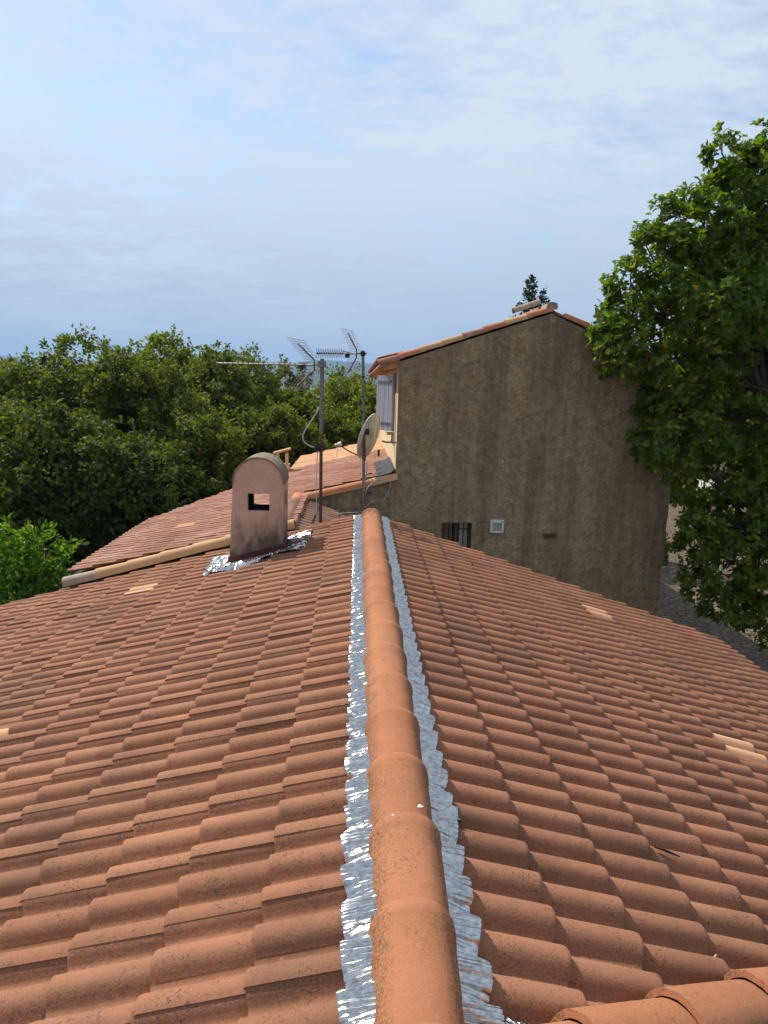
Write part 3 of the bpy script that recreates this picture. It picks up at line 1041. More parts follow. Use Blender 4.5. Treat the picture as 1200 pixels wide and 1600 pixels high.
# the gable wall is one rough sheet with thickness: a fine grid pushed in and out, with the window left open
def wnoise(x, z):
    return (0.010 * math.sin(x * 7.1 + 1.3 * math.sin(z * 5.0)) + 0.008 * math.sin(z * 9.3 + x * 4.4) + 0.006 * math.sin(x * 21 + z * 17))
gw = MB()
def wall_patch(x0, x1, zbot, ztop_fn, nx, nz):
    P = np.zeros((nx + 1, nz + 1, 3))
    for i in range(nx + 1):
        x_ = x0 + (x1 - x0) * i / nx
        zt = ztop_fn(x_)
        for j in range(nz + 1):
            z_ = zbot + (zt - zbot) * j / nz
            P[i, j] = (x_, YH - 0.02 + wnoise(x_, z_), z_)
    gw.grid(P)
zt_low = lambda x: old_z(x) - 0.06
wall_patch(-1.2, XL, GZ, zt_low, 20, 40)
wall_patch(XL, WX0, GZ, lambda x: zl(x) - 0.07, 10, 60)
wall_patch(WX0, WX1, GZ, lambda x: WZ0, 6, 24)
wall_patch(WX0, WX1, WZ1, lambda x: zl(x) - 0.07, 6, 36)
wall_patch(WX1, AXX, GZ, lambda x: zl(x) - 0.07, 12, 60)
wall_patch(AXX, XR, GZ, lambda x: zr(x) - 0.07, 24, 60)
# return of the wall's thickness and reveals of the window
for xa, xb, za, zb2 in ((WX0, WX0, WZ0, WZ1), (WX1, WX1, WZ0, WZ1)):
    gw.add([(xa, YH - .03, za), (xa, YH + .28, za), (xa, YH + .28, zb2), (xa, YH - .03, zb2)], [(0, 1, 2, 3)])
gw.add([(WX0, YH - .03, WZ1), (WX1, YH - .03, WZ1), (WX1, YH + .28, WZ1), (WX0, YH + .28, WZ1), (WX0, YH - .03, WZ0), (WX1, YH - .03, WZ0), (WX1, YH + .28, WZ0), (WX0, YH + .28, WZ0)], [(0, 1, 2, 3), (4, 5, 6, 7)])
gable = gw.build('gable_wall', STUCCO, rear, smooth=60)
gable['label'] = 'shaded rough rendered gable wall with dark rain stains'
# side and back walls
mb = MB()
mb.add([(XL, YH - .012, GZ), (XL, YB, GZ), (XL, YB, zl(XL) - .07), (XL, YH - .012, zl(XL) - .07)], [(0, 3, 2, 1)])
mb.build('side_wall', CREAM_WALL, rear)
mb = MB()
mb.add([(XR, YH - .012, GZ), (XR, YB, GZ), (XR, YB, zr(XR) - .07), (XR, YH - .012, zr(XR) - .07)], [(0, 1, 2, 3)])
mb.add([(XL, YB, GZ), (XR, YB, GZ), (XR, YB, zr(XR) - .07), (AXX, YB, AXZ - .07), (XL, YB, zl(XL) - .07)], [(4, 3, 2, 1, 0)])
mb.build('side_wall', CREAM_WALL, rear)
# roof slabs, eaves
EX0, EX1 = 0.15, 5.0
def slab(name, xa, za, xb, zb_, y0, y1, t0, t1, mat):
    vs = []
    for y_ in (y0, y1):
        vs += [(xa, y_, za + t1), (xb, y_, zb_ + t1), (xb, y_, zb_ + t0), (xa, y_, za + t0)]
    return MB().add(vs, [(0, 1, 2, 3), (7, 6, 5, 4), (0, 4, 5, 1), (1, 5, 6, 2), (2, 6, 7, 3), (3, 7, 4, 0)]).build(name, mat, rear)
rs0 = slab('roof_slope', EX0, zl(EX0), AXX, AXZ, YH + 0.05, YB + .2, -0.035, 0.0, TILE_OLD)
rs1 = slab('roof_slope', AXX, AXZ, EX1, zr(EX1), YH + 0.05, YB + .2, -0.035, 0.0, TILE_OLD)
slab('soffit', EX0 + .02, zl(EX0 + .02), XL + .02, zl(XL + .02), YH + 0.005, YB, -0.062, -0.038, WOOD_EAVE)
for k in range(20):
    yy = YH + 0.06 + k * 0.55
    vs = []
    for y_ in (yy, yy + .07):
        vs += [(EX0 + .05, y_, zl(EX0 + .05) - .064), (XL + .01, y_, zl(XL + .01) - .064), (XL + .01, y_, zl(XL + .01) - .16), (EX0 + .05, y_, zl(EX0 + .05) - .125)]
    MB().add(vs, [(0, 1, 2, 3), (7, 6, 5, 4), (0, 4, 5, 1), (1, 5, 6, 2), (2, 6, 7, 3), (3, 7, 4, 0)]).build('rafter', WOOD_EAVE, rear)
eave = Slope(AXX, AXZ + 0.045, 0.339, -1, 0.2969, 0.0, 0, 'eave')
TO = tile_meshes('roof_tile', TILE_OLD, 4)
TP = tile_meshes('roof_tile', TILE_NEW, 2)
for k in range(36):
    eave.xf = AXX - EX0 + 0.03
    place(TO[k % 4], 'roof_tile', eave.M(0, YH + 0.20 + 0.30 * k), rs0)
vo = [cap_mesh(m_, 0.40, 0.082, 0.070, 0.085, 0.075, n=12, name='verge_tile', collar=False) for m_ in (TILE_ORANGE, TILE_CREAM, TILE_OLD)]
pick = [2, 0, 1, 1, 2, 0, 1, 0, 1, 0]
x = EX0 - 0.03
k = 0
while x < AXX - 0.18:
    place(vo[pick[k % 10]], 'verge_tile', cap_frame(Vector((x, YH + 0.035, zl(x) - 0.030)), Vector((1, 0, 0.339 - 0.035))), rear)
    x += 0.308; k += 1
x = EX1 + 0.03
k = 0
while x > AXX + 0.25:
    place(vo[(0, 2, 0, 0)[k % 4]], 'verge_tile', cap_frame(Vector((x, YH + 0.035, zr(x) - 0.03)), Vector((-1, 0, 0.417 - 0.035))), rear)
    x -= 0.308; k += 1
rt = [cap_mesh(m_, 0.42, 0.085, 0.078, 0.085, 0.078, n=12, name='ridge_tile', collar=False) for m_ in (TILE_STONE, TILE_OLD)]
for k in range(29):
    place(rt[0 if k == 0 else 1], 'ridge_tile', cap_frame(Vector((AXX, YH - 0.03 + 0.38 * k, AXZ + 0.005)), Vector((0, 1, 0.02))), rear)
place(rt[0], 'ridge_tile', cap_frame(Vector((2.17, YH + 0.42, 2.635)), Vector((0.44, 0.02, 0.165))), rear)
MB().box((AXX, YH + 0.0, AXZ + 0.035), (0.15, 0.05, 0.09)).build('mortar_plug', MORTAR, rear)

# lower roof against the left side wall, falling to the left
LT = Slope(XL - 0.02, old_z(XL - 0.02), 0.246, -1, 0.2969, 0.20, 7.98, 'lean')
lean = MB()
dk = 0.075
ol = [(-3.72, YV + 0.06), (-1.05, YV + 0.06), (-1.05, YH + 0.02), (XL, YH + 0.02), (XL, 17.0), (-1.6, 16.9), (-1.6, 14.55), (-3.72, 11.0)]
vs = [(x_, y_, old_z(x_) - dk) for x_, y_ in ol] + [(x_, y_, old_z(x_) - dk - .06) for x_, y_ in ol]
n = len(ol)
lean.add(vs, [tuple(range(n))[::-1], tuple(range(n, 2 * n))] + [(i, (i + 1) % n, (i + 1) % n + n, i + n) for i in range(n)])
lean = lean.build('lower_roof', DARK, rear)
DG0, DG1 = Vector((-3.77, 11.0, 0)), Vector((-1.60, 14.6, 0))
dg = (DG1 - DG0).normalized()
DGN = Vector((dg.y, -dg.x, 0))
rgl = np.random.default_rng(8)
cnt = 0
for i in range(0, 15):
    xt = LT.X0 - (LT.xf + i * LT.Lh)              # tail x
    if xt < -3.95: break
    for k in range(0, 34):
        y_ = 7.98 + 0.30 * k
        xm = xt + 0.15
        if xm > -1.08 and y_ < YH + 0.09: continue
        if y_ > 16.9: continue
        if xm < -1.62 and y_ > 11.0 + (xm + 3.77) * 1.659 + 0.35: continue
        M = LT.M(i, y_, jitter(rgl, 1.6))
        planes = []
        if xm < -1.45 and y_ > 10.0: planes.append((DG0, DGN))
        pale = (y_ > 14.0 and xm > -1.7) or rgl.random() < 0.012
        if planes:
            v, f = clip_poly_tile(*TV[k % 5], M, planes)
            if f: MB().add(v, f).build('roof_tile', TILE_OLD, lean, smooth=62); cnt += 1
        else:
            place((TP[k % 2] if pale else TO[k % 4]), 'roof_tile', M, lean); cnt += 1
# verge caps along the wall top, left of the tall gable
lc = [cap_mesh(m_, 0.42, 0.088, 0.078, 0.100, 0.090, n=12, name='verge_tile', collar=False) for m_ in (TILE_ORANGE, TILE_CREAM)]
for k, (x_, m_) in enumerate(((-1.06, 0), (-0.69, 0), (-0.32, 0), (0.05, 1))):
    place(lc[m_], 'verge_tile', cap_frame(Vector((x_, YH - 0.0, old_z(x_) - 0.045)), Vector((1, 0, 0.246 + 0.01))), rear)
# lead sheets stepping up the side wall
for k in range(7):
    y0 = YH + 0.02 + 0.27 * k
    P = np.zeros((6, 6, 3))
    for i in range(6):
        for j in range(6):
            x_ = XL - 0.012 - 0.27 * j / 5
            P[i, j] = (x_, y0 + 0.29 * i / 5, old_z(x_) + 0.062 + 0.05 * max(0, 1 - j / 1.2) + 0.004 * k % 0.008 + rgl.normal(0, .004))
    MB().grid(P).build('lead_sheet', LEAD, rear, smooth=40)

# short old slope between the two houses, falling to the right
OR = Slope(-1.03, -0.205, 0.34, 1, 0.2969, 0.30, 9.9, 'oldright')
mb = MB()
x1 = -0.10
vs = [(-1.03, YV + .05, -.285), (-1.03, YH, -.285), (x1, YH, OR.z(x1) - .08), (x1, YV + .05, OR.z(x1) - .08)]
mb.add(vs + [(a_, b2, c_ - .06) for a_, b2, c_ in vs], [(0, 3, 2, 1), (4, 5, 6, 7)] + [(i, (i + 1) % 4, (i + 1) % 4 + 4, i + 4) for i in range(4)])
od = mb.build('old_slope', DARK, rear)
TG = tile_meshes('roof_tile', TILE_GREY, 4)
for i in range(3):
    for k in range(7):
        y_ = 9.80 - 0.30 * k
        place(TG[(i + k) % 4], 'roof_tile', OR.M(i, y_, jitter(rgl, 2.2)), od)
oc = cap_mesh(TILE_GREY, 0.42, 0.095, 0.085, 0.085, 0.075, n=12, name='ridge_tile', collar=False)
oc2 = cap_mesh(TILE_ORANGE, 0.42, 0.095, 0.085, 0.085, 0.075, n=12, name='ridge_tile', collar=False)
for k in range(6):
    place(oc2 if k == 5 else oc, 'ridge_tile', cap_frame(Vector((-1.06, YV + 0.07 + 0.36 * k, -0.22)), Vector((0, 1, 0.02))), rear)

# barred window low in the gable wall
win = MB().box(((WX0 + WX1) / 2, YH + .30, (WZ0 + WZ1) / 2), (WX1 - WX0 + .02, 0.02, WZ1 - WZ0 + .02)).build('window', GLASS, rear)
mb = MB()
for xx in (WX0 + .02, (WX0 + WX1) / 2, WX1 - .02):
    mb.box((xx, YH + .27, (WZ0 + WZ1) / 2), (.04, .03, WZ1 - WZ0))
mb.build('window_frame', BLACKP, win)
P = np.zeros((16, 5, 3))
for i in range(16):
    for j in range(5):
        P[i, j] = (WX1 - .15 + .13 * i / 15, YH + .235 + .012 * math.sin(i * 1.9), WZ0 + .02 + (WZ1 - WZ0 - .06) * j / 4)
MB().grid(P).build('curtain', CURTAIN, win, smooth=180)
for k in range(6):
    xx = WX0 + .045 + k * .075
    MB().tube([(xx, YH + .02, WZ0), (xx, YH + .02, WZ1 - .005)], 0.008, 6).build('bar', IRON, win)
MB().tube([(WX0, YH + .02, WZ1 - .10), (WX1, YH + .02, WZ1 - .10)], 0.008, 6).build('bar', IRON, win)
# white vent box and the small dark slot
vb = MB().box((1.995, YH - .055, -.576), (.205, .07, .20)).build('vent_box', WHITEP, rear)
vb['label'] = 'square off-white vent box on the gable wall'
mb = MB()
for z_, h_ in ((-.500, .02), (-.652, .02)): mb.box((1.995, YH - .096, z_), (.17, .016, h_))
for x_ in (1.913, 2.077): mb.box((x_, YH - .096, -.576), (.02, .016, .17))
mb.build('vent_frame', WHITEP, vb)
MB().box((1.995, YH - .0925, -.576), (.142, .006, .130)).build('vent_panel', simple('vent_panel_grey', (0.26, 0.28, 0.28), 0.3, 0, 0.3, 14), vb)
for k in range(3):
    MB().box((2.832, YH - .045, -.690 - .022 * k), (.21, .03, .011)).build('wall_grille', RUST, rear)
# grey plank shutter, half open on the left side wall
hinge, free = Vector((0.378, 10.42, 0)), Vector((0.150, 10.76, 0))
sd = (free - hinge); sw = sd.length; sdn = sd.normalized()
sn = Vector((sdn.y, -sdn.x, 0))
sh = MB()
cM = Matrix((( sdn.x, sn.x, 0), (sdn.y, sn.y, 0), (0, 0, 1)))
mid = (hinge + free) / 2
shut = MB().box((mid.x + sn.x * -.004, mid.y + sn.y * -.004, 1.235), (sw * .98, .012, .82), cM).build('shutter', SHUTTER, rear)
shut['label'] = 'half open grey plank shutter'
npk = 4
for k in range(npk):
    c_ = hinge + sdn * (sw * (k + .5) / npk)
    MB().box((c_.x + sn.x * .012, c_.y + sn.y * .012, 1.235), (sw / npk - .008, .02, .85), cM).build('plank', SHUTTER, shut)
    MB().box((c_.x - sn.x * .02, c_.y - sn.y * .02, 1.235), (sw / npk - .008, .02, .85), cM).build('plank', SHUTTER, shut)
for z_ in (0.92, 1.56):
    for s_ in (-.034, .028):
        MB().box((mid.x + sn.x * s_, mid.y + sn.y * s_, z_), (sw * .86, .008, .035), cM).build('hinge_strap', STEEL, shut)
ww = MB().box((XL - .003, 11.22, 1.24), (.03, .96, .92)).build('window', GLASS, rear)
MB().box((XL - .05, 11.22, .755), (.14, 1.1, .05)).build('sill', simple('stone_sill', (0.42, 0.36, 0.28), 0.9), rear)
mb = MB()
mb.tube([(XL, 10.12, .66), (XL - .16, 10.12, .66), (XL - .20, 10.3, .66)], .014, 8)
mb.tube([(XL - .07, 10.12, .66), (XL - .07, 10.12, .72)], .012, 6)
mb.build('wall_bracket', STEEL, rear)

# small chimney with a tile lid, behind the vaulted one
sc_ = MB()
for dx in (-.09, .10):
    sc_.box((-1.74 + dx, 14.0, -.06), (.05, .16, .26))
smc = sc_.build('small_chimney', CREAM_WALL, rear)
smc['label'] = 'small chimney under a tilted tile lid'
MB().box((-1.74, 14.02, .105), (.36, .30, .04), Matrix.Rotation(-.28, 3, 'Y')).build('tile_lid', TILE_CREAM, smc)
MB().box((-1.74, 14.02, -.40), (.30, .28, .46)).build('stack', CREAM_WALL, smc)

# ------------------------------------------------------------------ aerials
def uhf(parent, P0, bd, length, pw, pu, pf, ndir, el, back=.05, el_up=0.0):
    """P0 clamp on the mast, bd boom direction (horizontal), panel half width pw, rise pu, forward lean pf"""
    bd = Vector(bd).normalized()
    wd = Vector((-bd.y, bd.x, 0)).normalized()
    if wd.y < 0: wd = -wd
    up = Vector((0, 0, 1))
    boom = MB().tube([P0 - bd * back, P0 + bd * length], 0.011, 6).build('boom', STEEL, parent)
    for k in range(ndir):
        c = P0 + bd * (length - .02 - k * (length - .30) / ndir)
        m = MB()
        if el_up:
            for a_, b2 in ((1, 1), (1, -1)):
                m.tube([c - wd * el * a_ - up * el_up * b2, c + wd * el * a_ + up * el_up * b2], .0042, 4)
            m.box(c, (.022, .022, .03))
        else:
            m.tube([c - wd * el + up * .012, c + wd * el + up * .012], .0045, 4)
        m.build('director', STEEL, parent)
    base = P0 + bd * .10
    for s_ in (1, -1):
        rf = MB()
        nb = 9
        for k in range(nb):                      # rods across
            t_ = k / (nb - 1)
            c = base + up * s_ * (.025 + pu * t_) + bd * pf * t_
            rf.tube([c - wd * pw, c + wd * pw], .0034, 4)
        for k in range(6):
            t_ = -1 + 2 * k / 5
            a_ = base + up * s_ * .025 + wd * pw * t_
            rf.tube([a_, a_ + up * s_ * pu + bd * pf], .0030, 4)
        rf.build('reflector', ALU, parent)
        MB().tube([base, base + up * s_ * .06, base + up * s_ * (pu * .9) + bd * pf * .9], .011, 6).build('reflector_arm', STEEL, parent)
    c = base + bd * .14
    m = MB().box(c - up * .035, (.07, .05, .05))
    m.build('junction_box', BLACKP, parent)
    MB().tube([c - wd * .14 + up * .02, c + wd * .14 + up * .02], .008, 6).build('dipole', STEEL, parent)

M1 = Vector((-0.619, 8.30, 0))
an1 = empty('aerial_mast', (M1.x, M1.y, -0.34), 'tall rusty mast with long thin aerial and a cable loop, beside the chimney', 'antenna', 'television aerials')
MB().tube([(M1.x, M1.y, -.34), (M1.x, M1.y, .98)], .021, 10).build('mast', RUST, an1, smooth=60)
MB().tube([(M1.x, M1.y, .90), (M1.x + .003, M1.y, 1.80)], .025, 10).build('mast_sleeve', STEEL, an1, smooth=60)
uhf(an1, Vector((M1.x, M1.y, 1.725)), (-.95, .30, 0), 1.42, .26, .28, .24, 16, .05)
MB().box((M1.x, M1.y, 1.735), (.10, .09, .07)).build('clamp', STEEL, an1)
MB().box((M1.x - .03, M1.y - .02, .735), (.08, .06, .09), Matrix.Rotation(.5, 3, 'Y')).build('joint_box', BLACKP, an1)
def bez(p0, p1, p2, p3, n=14):
    p0, p1, p2, p3 = map(Vector, (p0, p1, p2, p3))
    return [p0 * (1 - t) ** 3 + p1 * 3 * t * (1 - t) ** 2 + p2 * 3 * t * t * (1 - t) + p3 * t ** 3 for t in [i / n for i in range(n + 1)]]
pts = bez((M1.x - .03, M1.y - .03, 1.22), (M1.x - .10, M1.y - .03, 1.0), (M1.x - .42, M1.y - .05, .80), (M1.x - .05, M1.y - .04, .72))
MB().tube(pts, .008, 6).build('cable', CABLE, an1, smooth=180)
pts = bez((M1.x - .04, M1.y - .03, .70), (M1.x - .07, M1.y - .03, .3), (M1.x - .05, M1.y - .04, 0), (M1.x - .03, M1.y - .05, -.30))
MB().tube(pts, .006, 6).build('cable', CABLE, an1, smooth=180)

M2 = Vector((-0.085, 9.84, 0))
an2 = empty('aerial_mast', (M2.x, M2.y, -0.60), 'thin grey mast with short spiky aerial, carrying the satellite dish, against the gable wall', 'antenna', 'television aerials')
MB().tube([(M2.x + .035, M2.y, -.60), (M2.x + .01, M2.y, .55), (M2.x - .03, M2.y, 1.99)], .022, 10).build('mast', STEEL, an2, smooth=60)
MB().tube([(M2.x + .02, M2.y, .40), (M2.x + .005, M2.y, .82)], .026, 10).build('mast_sleeve', RUST, an2, smooth=60)
uhf(an2, Vector((M2.x - .03, M2.y, 1.945)), (-.93, .37, 0), .74, .22, .31, .15, 12, .05, .06, .065)
MB().box((M2.x - .03, M2.y, 1.945), (.07, .07, .06)).build('clamp', BLACKP, an2)
for z_ in (1.62, 1.34, 1.12): MB().tube([(M2.x - .02, M2.y, z_ - .01), (M2.x - .02, M2.y, z_ + .01)], .027, 8).build('cable_tie', BLACKP, an2)
for z_ in (-.12, .10, .17, -.28):
    MB().tube([(M2.x + .02, M2.y, z_), (M2.x + .09, M2.y + .05, z_ + .03), (M2.x + .14, M2.y + .13, z_ + .03)], .010, 6).build('wall_fixing', RUST, an2)
pts = bez((M2.x + .06, M2.y - .02, .38), (M2.x + .10, M2.y - .02, .2), (M2.x - .02, M2.y - .03, .1), (M2.x + .05, M2.y - .02, -.1))
MB().tube(pts, .006, 6).build('cable', CABLE, an2, smooth=180)
hook = Vector((.345, YH - .05, .09))
pts = bez((M2.x + .05, M2.y - .01, -.06), (.05, YH - .1, .10), (.15, YH - .08, .14), hook) + bez(hook, (.33, YH - .06, -.02), (.30, YH - .06, -.22), (.20, YH - .06, -.215)) + bez((.20, YH - .06, -.215), (.1, YH - .06, -.21), (.0, YH - .1, -.23), (M2.x + .04, M2.y - .01, -.32))
MB().tube(pts, .005, 5).build('cable', CABLE, an2, smooth=180)
pts = bez((M2.x + .03, M2.y - .03, -.36), (-.2, 9.7, -.37), (-.35, 9.6, -.33), (-.46, 9.2, -.30))
MB().tube(pts, .006, 5).build('cable', CABLE, an2, smooth=180)

# satellite dish clamped to the thin mast, its back towards the camera
DC = Vector((0.005, 10.06, .745))
dn = Vector((-.86, .44, .27)).normalized()
da = Vector((0, 0, 1)); da = (da - dn * da.dot(dn)).normalized()
db = dn.cross(da)
dish = empty('satellite_dish', DC, 'cream satellite dish with rust stains clamped to the thin mast', 'satellite dish')
mb = MB()
rings, seg = 9, 36
for side in (0, 1):
    vs, fs = [], []
    for r_ in range(rings + 1):
        t_ = r_ / rings
        for k in range(seg):
            a_ = 2 * math.pi * k / seg
            p = DC + (da * math.cos(a_) * .345 + db * math.sin(a_) * .315) * t_ + dn * (.075 * t_ * t_ - .075 + (.008 if side else 0))
            if t_ == 1: p += dn * (.0)
            vs.append(p)
    for r_ in range(rings):
        for k in range(seg):
            q = (r_ * seg + k, r_ * seg + (k + 1) % seg, (r_ + 1) * seg + (k + 1) % seg, (r_ + 1) * seg + k)
            fs.append(q if side else q[::-1])
    mb.add(vs, fs)
mb.build('reflector', DISH, dish, smooth=40)
vs, fs = [], []
for k in range(seg):
    a_ = 2 * math.pi * k / seg
    e_ = da * math.cos(a_) * .345 + db * math.sin(a_) * .315
    for s_, o_ in ((1.0, -.004), (1.035, -.002), (1.035, .014), (1.0, .012)):
        vs.append(DC + e_ * s_ + dn * o_)
for k in range(seg):
    k2 = (k + 1) % seg
    for j in range(4):
        fs.append((k * 4 + j, k2 * 4 + j, k2 * 4 + (j + 1) % 4, k * 4 + (j + 1) % 4))
MB().add(vs, fs).build('rim', simple('dish_rim', (0.58, 0.57, 0.50), 0.5), dish, smooth=40)
MB().box((M2.x + .045, M2.y + .06, .83), (.09, .16, .085)).build('bracket', BLACKP, dish)
bot = DC - da * .335 + dn * .01
lnb = Vector((-.46, 10.12, .61))
MB().tube([bot - dn * .05, bot + (lnb - bot) * .5 - Vector((0, 0, .02)), lnb], .010, 6).build('feed_arm', BLACKP, dish)
hd_ = (DC - lnb).normalized()
mb = MB().tube([lnb - hd_ * .05, lnb - hd_ * .01, lnb, lnb + hd_ * .05], [.020, .020, .032, .032], 10)
mb.build('receiver', WHITEP, dish, smooth=50)
MB().tube([lnb + Vector((-.01, -.01, -.02)), lnb + Vector((-.02, -.01, -.20))], .004, 5).build('cable', CABLE, dish)
MB().box((.155, 10.05, .50), (.03, .04, .10)).build('rear_strut', BLACKP, dish)

# ------------------------------------------------------------------ vegetation
def at_y(u, w, Y):
    d = AF + AX * ((u - 600) / 1040.3) - AU * ((w - 800) / 1040.3)
    return CAM + d * ((Y - CAM.y) / d.y)

def unit(a):
    return a / np.maximum(np.linalg.norm(a, axis=1, keepdims=True), 1e-9)

RHOMB = (np.array([(0, 0, 0), (0.30, 0.42, 0.06), (0, 1.0, -0.06), (-0.30, 0.50, 0.06)]), np.array([(0, 1, 2, 3)]))
_h = [(0.0, 0.0), (0.20, 0.22), (0.11, 0.36), (0.31, 0.58), (0.15, 0.76), (0.0, 1.0)]
OAKLEAF = (np.array([(x, y, 0.22 * abs(x) - 0.10 * (y - .4) ** 2) for x, y in _h] + [(-x, y, 0.22 * abs(x) - 0.10 * (y - .4) ** 2) for x, y in _h[1:-1]]),
           np.array([tuple(range(6)), (5, 9, 8, 7, 6, 0)]))
_l = [(0.0, 0.0), (0.13, 0.2), (0.19, 0.45), (0.15, 0.75), (0.0, 1.0)]
LAURELLEAF = (np.array([(x, y, 0.35 * abs(x) - 0.18 * (y - .3) ** 2) for x, y in _l] + [(-x, y, 0.35 * abs(x) - 0.18 * (y - .3) ** 2) for x, y in _l[1:-1]]),
              np.array([(0, 1, 2, 3, 4), (4, 7, 6, 5, 0)]))

def leaf_mesh(name, P, D, Nn, size, shape, mat):
    """P positions, D leaf direction, Nn leaf normal (n,3), size (n,)"""
    D = unit(D)
    Nn = unit(Nn - D * np.sum(Nn * D, axis=1, keepdims=True))
    X = np.cross(D, Nn)
    S_, F_ = shape
    V = (P[:, None, :] + (X[:, None, :] * S_[None, :, 0:1] + D[:, None, :] * S_[None, :, 1:2] + Nn[:, None, :] * S_[None, :, 2:3]) * size[:, None, None])
    m = len(S_)
    F = (np.arange(len(P)) * m)[:, None, None] + F_[None]
    return np_mesh(name, V.reshape(-1, 3), F.reshape(-1, F_.shape[1]), mat)

def sphere_dirs(n, rg):
    return unit(rg.normal(size=(n, 3)))

def blob_leaves(blobs, total, rg, clump=0.34, floor_z=None):
    """blobs (x,y,z,rx,ry,rz): leaf points gathered in clumps on their shells"""
    B = np.array(blobs, float)
    area = (B[:, 3] * B[:, 4] * B[:, 5]) ** (2 / 3)
    cnt = np.maximum(40, (total * area / area.sum())).astype(int)
    Ps, Ns = [], []
    for b, n in zip(B, cnt):
        nc = int(max(6, 26 * 1.0))
        cd = sphere_dirs(nc, rg)
        cr_ = rg.uniform(.7, 1.0, nc)
        cc_ = b[:3] + cd * b[3:6] * cr_[:, None]
        rad = clump * b[3:6].mean() * rg.uniform(.55, 1.25, nc)
        idx = rg.integers(0, nc, n)
        d = sphere_dirs(n, rg)
        d = unit(d + cd[idx] * .55 + np.array([0, 0, .15]))
        p = cc_[idx] + d * (rad[idx] * (rg.uniform(.35, 1.08, n)))[:, None]
        Ps.append(p); Ns.append(unit(d * .8 + cd[idx] * .6))
    P, N_ = np.concatenate(Ps), np.concatenate(Ns)
    if floor_z is not None:
        k = P[:, 2] > floor_z
        P, N_ = P[k], N_[k]
    return P, N_

def limb(mb, p0, p1, r0, r1, rg, n=5, wob=.06):
    p0, p1 = Vector(p0), Vector(p1)
    L_ = (p1 - p0).length
    pts = []
    for i in range(n + 1):
        t_ = i / n
        p = p0.lerp(p1, t_)
        if 0 < i < n:
            p += Vector(rg.normal(0, wob * L_ * .5, 3).tolist())
        pts.append(p)
    mb.tube(pts, [r0 + (r1 - r0) * i / n for i in range(n + 1)], 7)

def wood_tree(bx, by, top, rad, nleaf, mat, label, seed, size=.15, low=0.6, group='trees of the wood behind the roofs', slender=1.0):
    rg = np.random.default_rng(seed)
    t = empty('oak_tree', (bx, by, GZ), label, 'tree', group)
    zlow = GZ + low
    rz = (top - zlow) / 2
    cz = zlow + rz
    blobs = []
    nb = 30
    cd = sphere_dirs(nb, rg)
    for d in cd:
        if d[2] < -.75: continue
        w_ = rg.uniform(.60, .95)
        r_ = rad * rg.uniform(.26, .46)
        # crowns keep their width low down and break up at the top
        hx = rad * (1.0 - .25 * max(0, d[2]))
        blobs.append((bx + d[0] * hx * w_, by + d[1] * hx * w_, cz + d[2] * (rz - r_ * .8) * min(1, w_ + .12), r_, r_, r_ * rg.uniform(.85, 1.25)))
    blobs.append((bx, by, cz, rad * .6, rad * .6, rz * .65))
    P, N_ = blob_leaves(blobs, nleaf, rg)
    # twigs that stick out of the outline
    nt = 60
    sp, sn_ = [], []
    for i in range(nt):
        b = blobs[rg.integers(0, len(blobs) - 1)]
        d = unit((sphere_dirs(1, rg) + np.array([[0, 0, .8]])))[0]
        L_ = rg.uniform(.15, .55)
        q = np.array(b[:3]) + d * np.array(b[3:6]) * 1.0
        k = 26
        tt = rg.uniform(0, 1, k)
        sp.append(q + d * (tt * L_)[:, None] + rg.normal(0, .06, (k, 3)) * (1.1 - tt)[:, None]); sn_.append(unit(rg.normal(size=(k, 3)) + d))
    P = np.concatenate([P] + sp); N_ = np.concatenate([N_] + sn_)
    n = len(P)
    D = unit(rg.normal(size=(n, 3)) + N_ * .7 + np.array([0, 0, -.15]))
    Nn = N_ + rg.normal(0, .55, (n, 3)) + np.array([0, 0, .5])
    off = np.array([bx, by, GZ])
    me = leaf_mesh('crown', P - off, D, Nn, rg.uniform(.7, 1.25, n) * size, RHOMB, mat)
    link(bpy.data.objects.new('crown', me), t)
    mb = MB()
    r0 = .10 + rad * .05
    fork = Vector((bx + rg.normal(0, .15), by + rg.normal(0, .15), cz - rz * .35))
    limb(mb, (bx, by, GZ - .05), fork, r0, r0 * .7, rg)
    for b in blobs[::4]:
        limb(mb, fork, (b[0], b[1], b[2]), r0 * .5, .02, rg)
    mb.build('trunk', BARK, t, smooth=180)
    return t

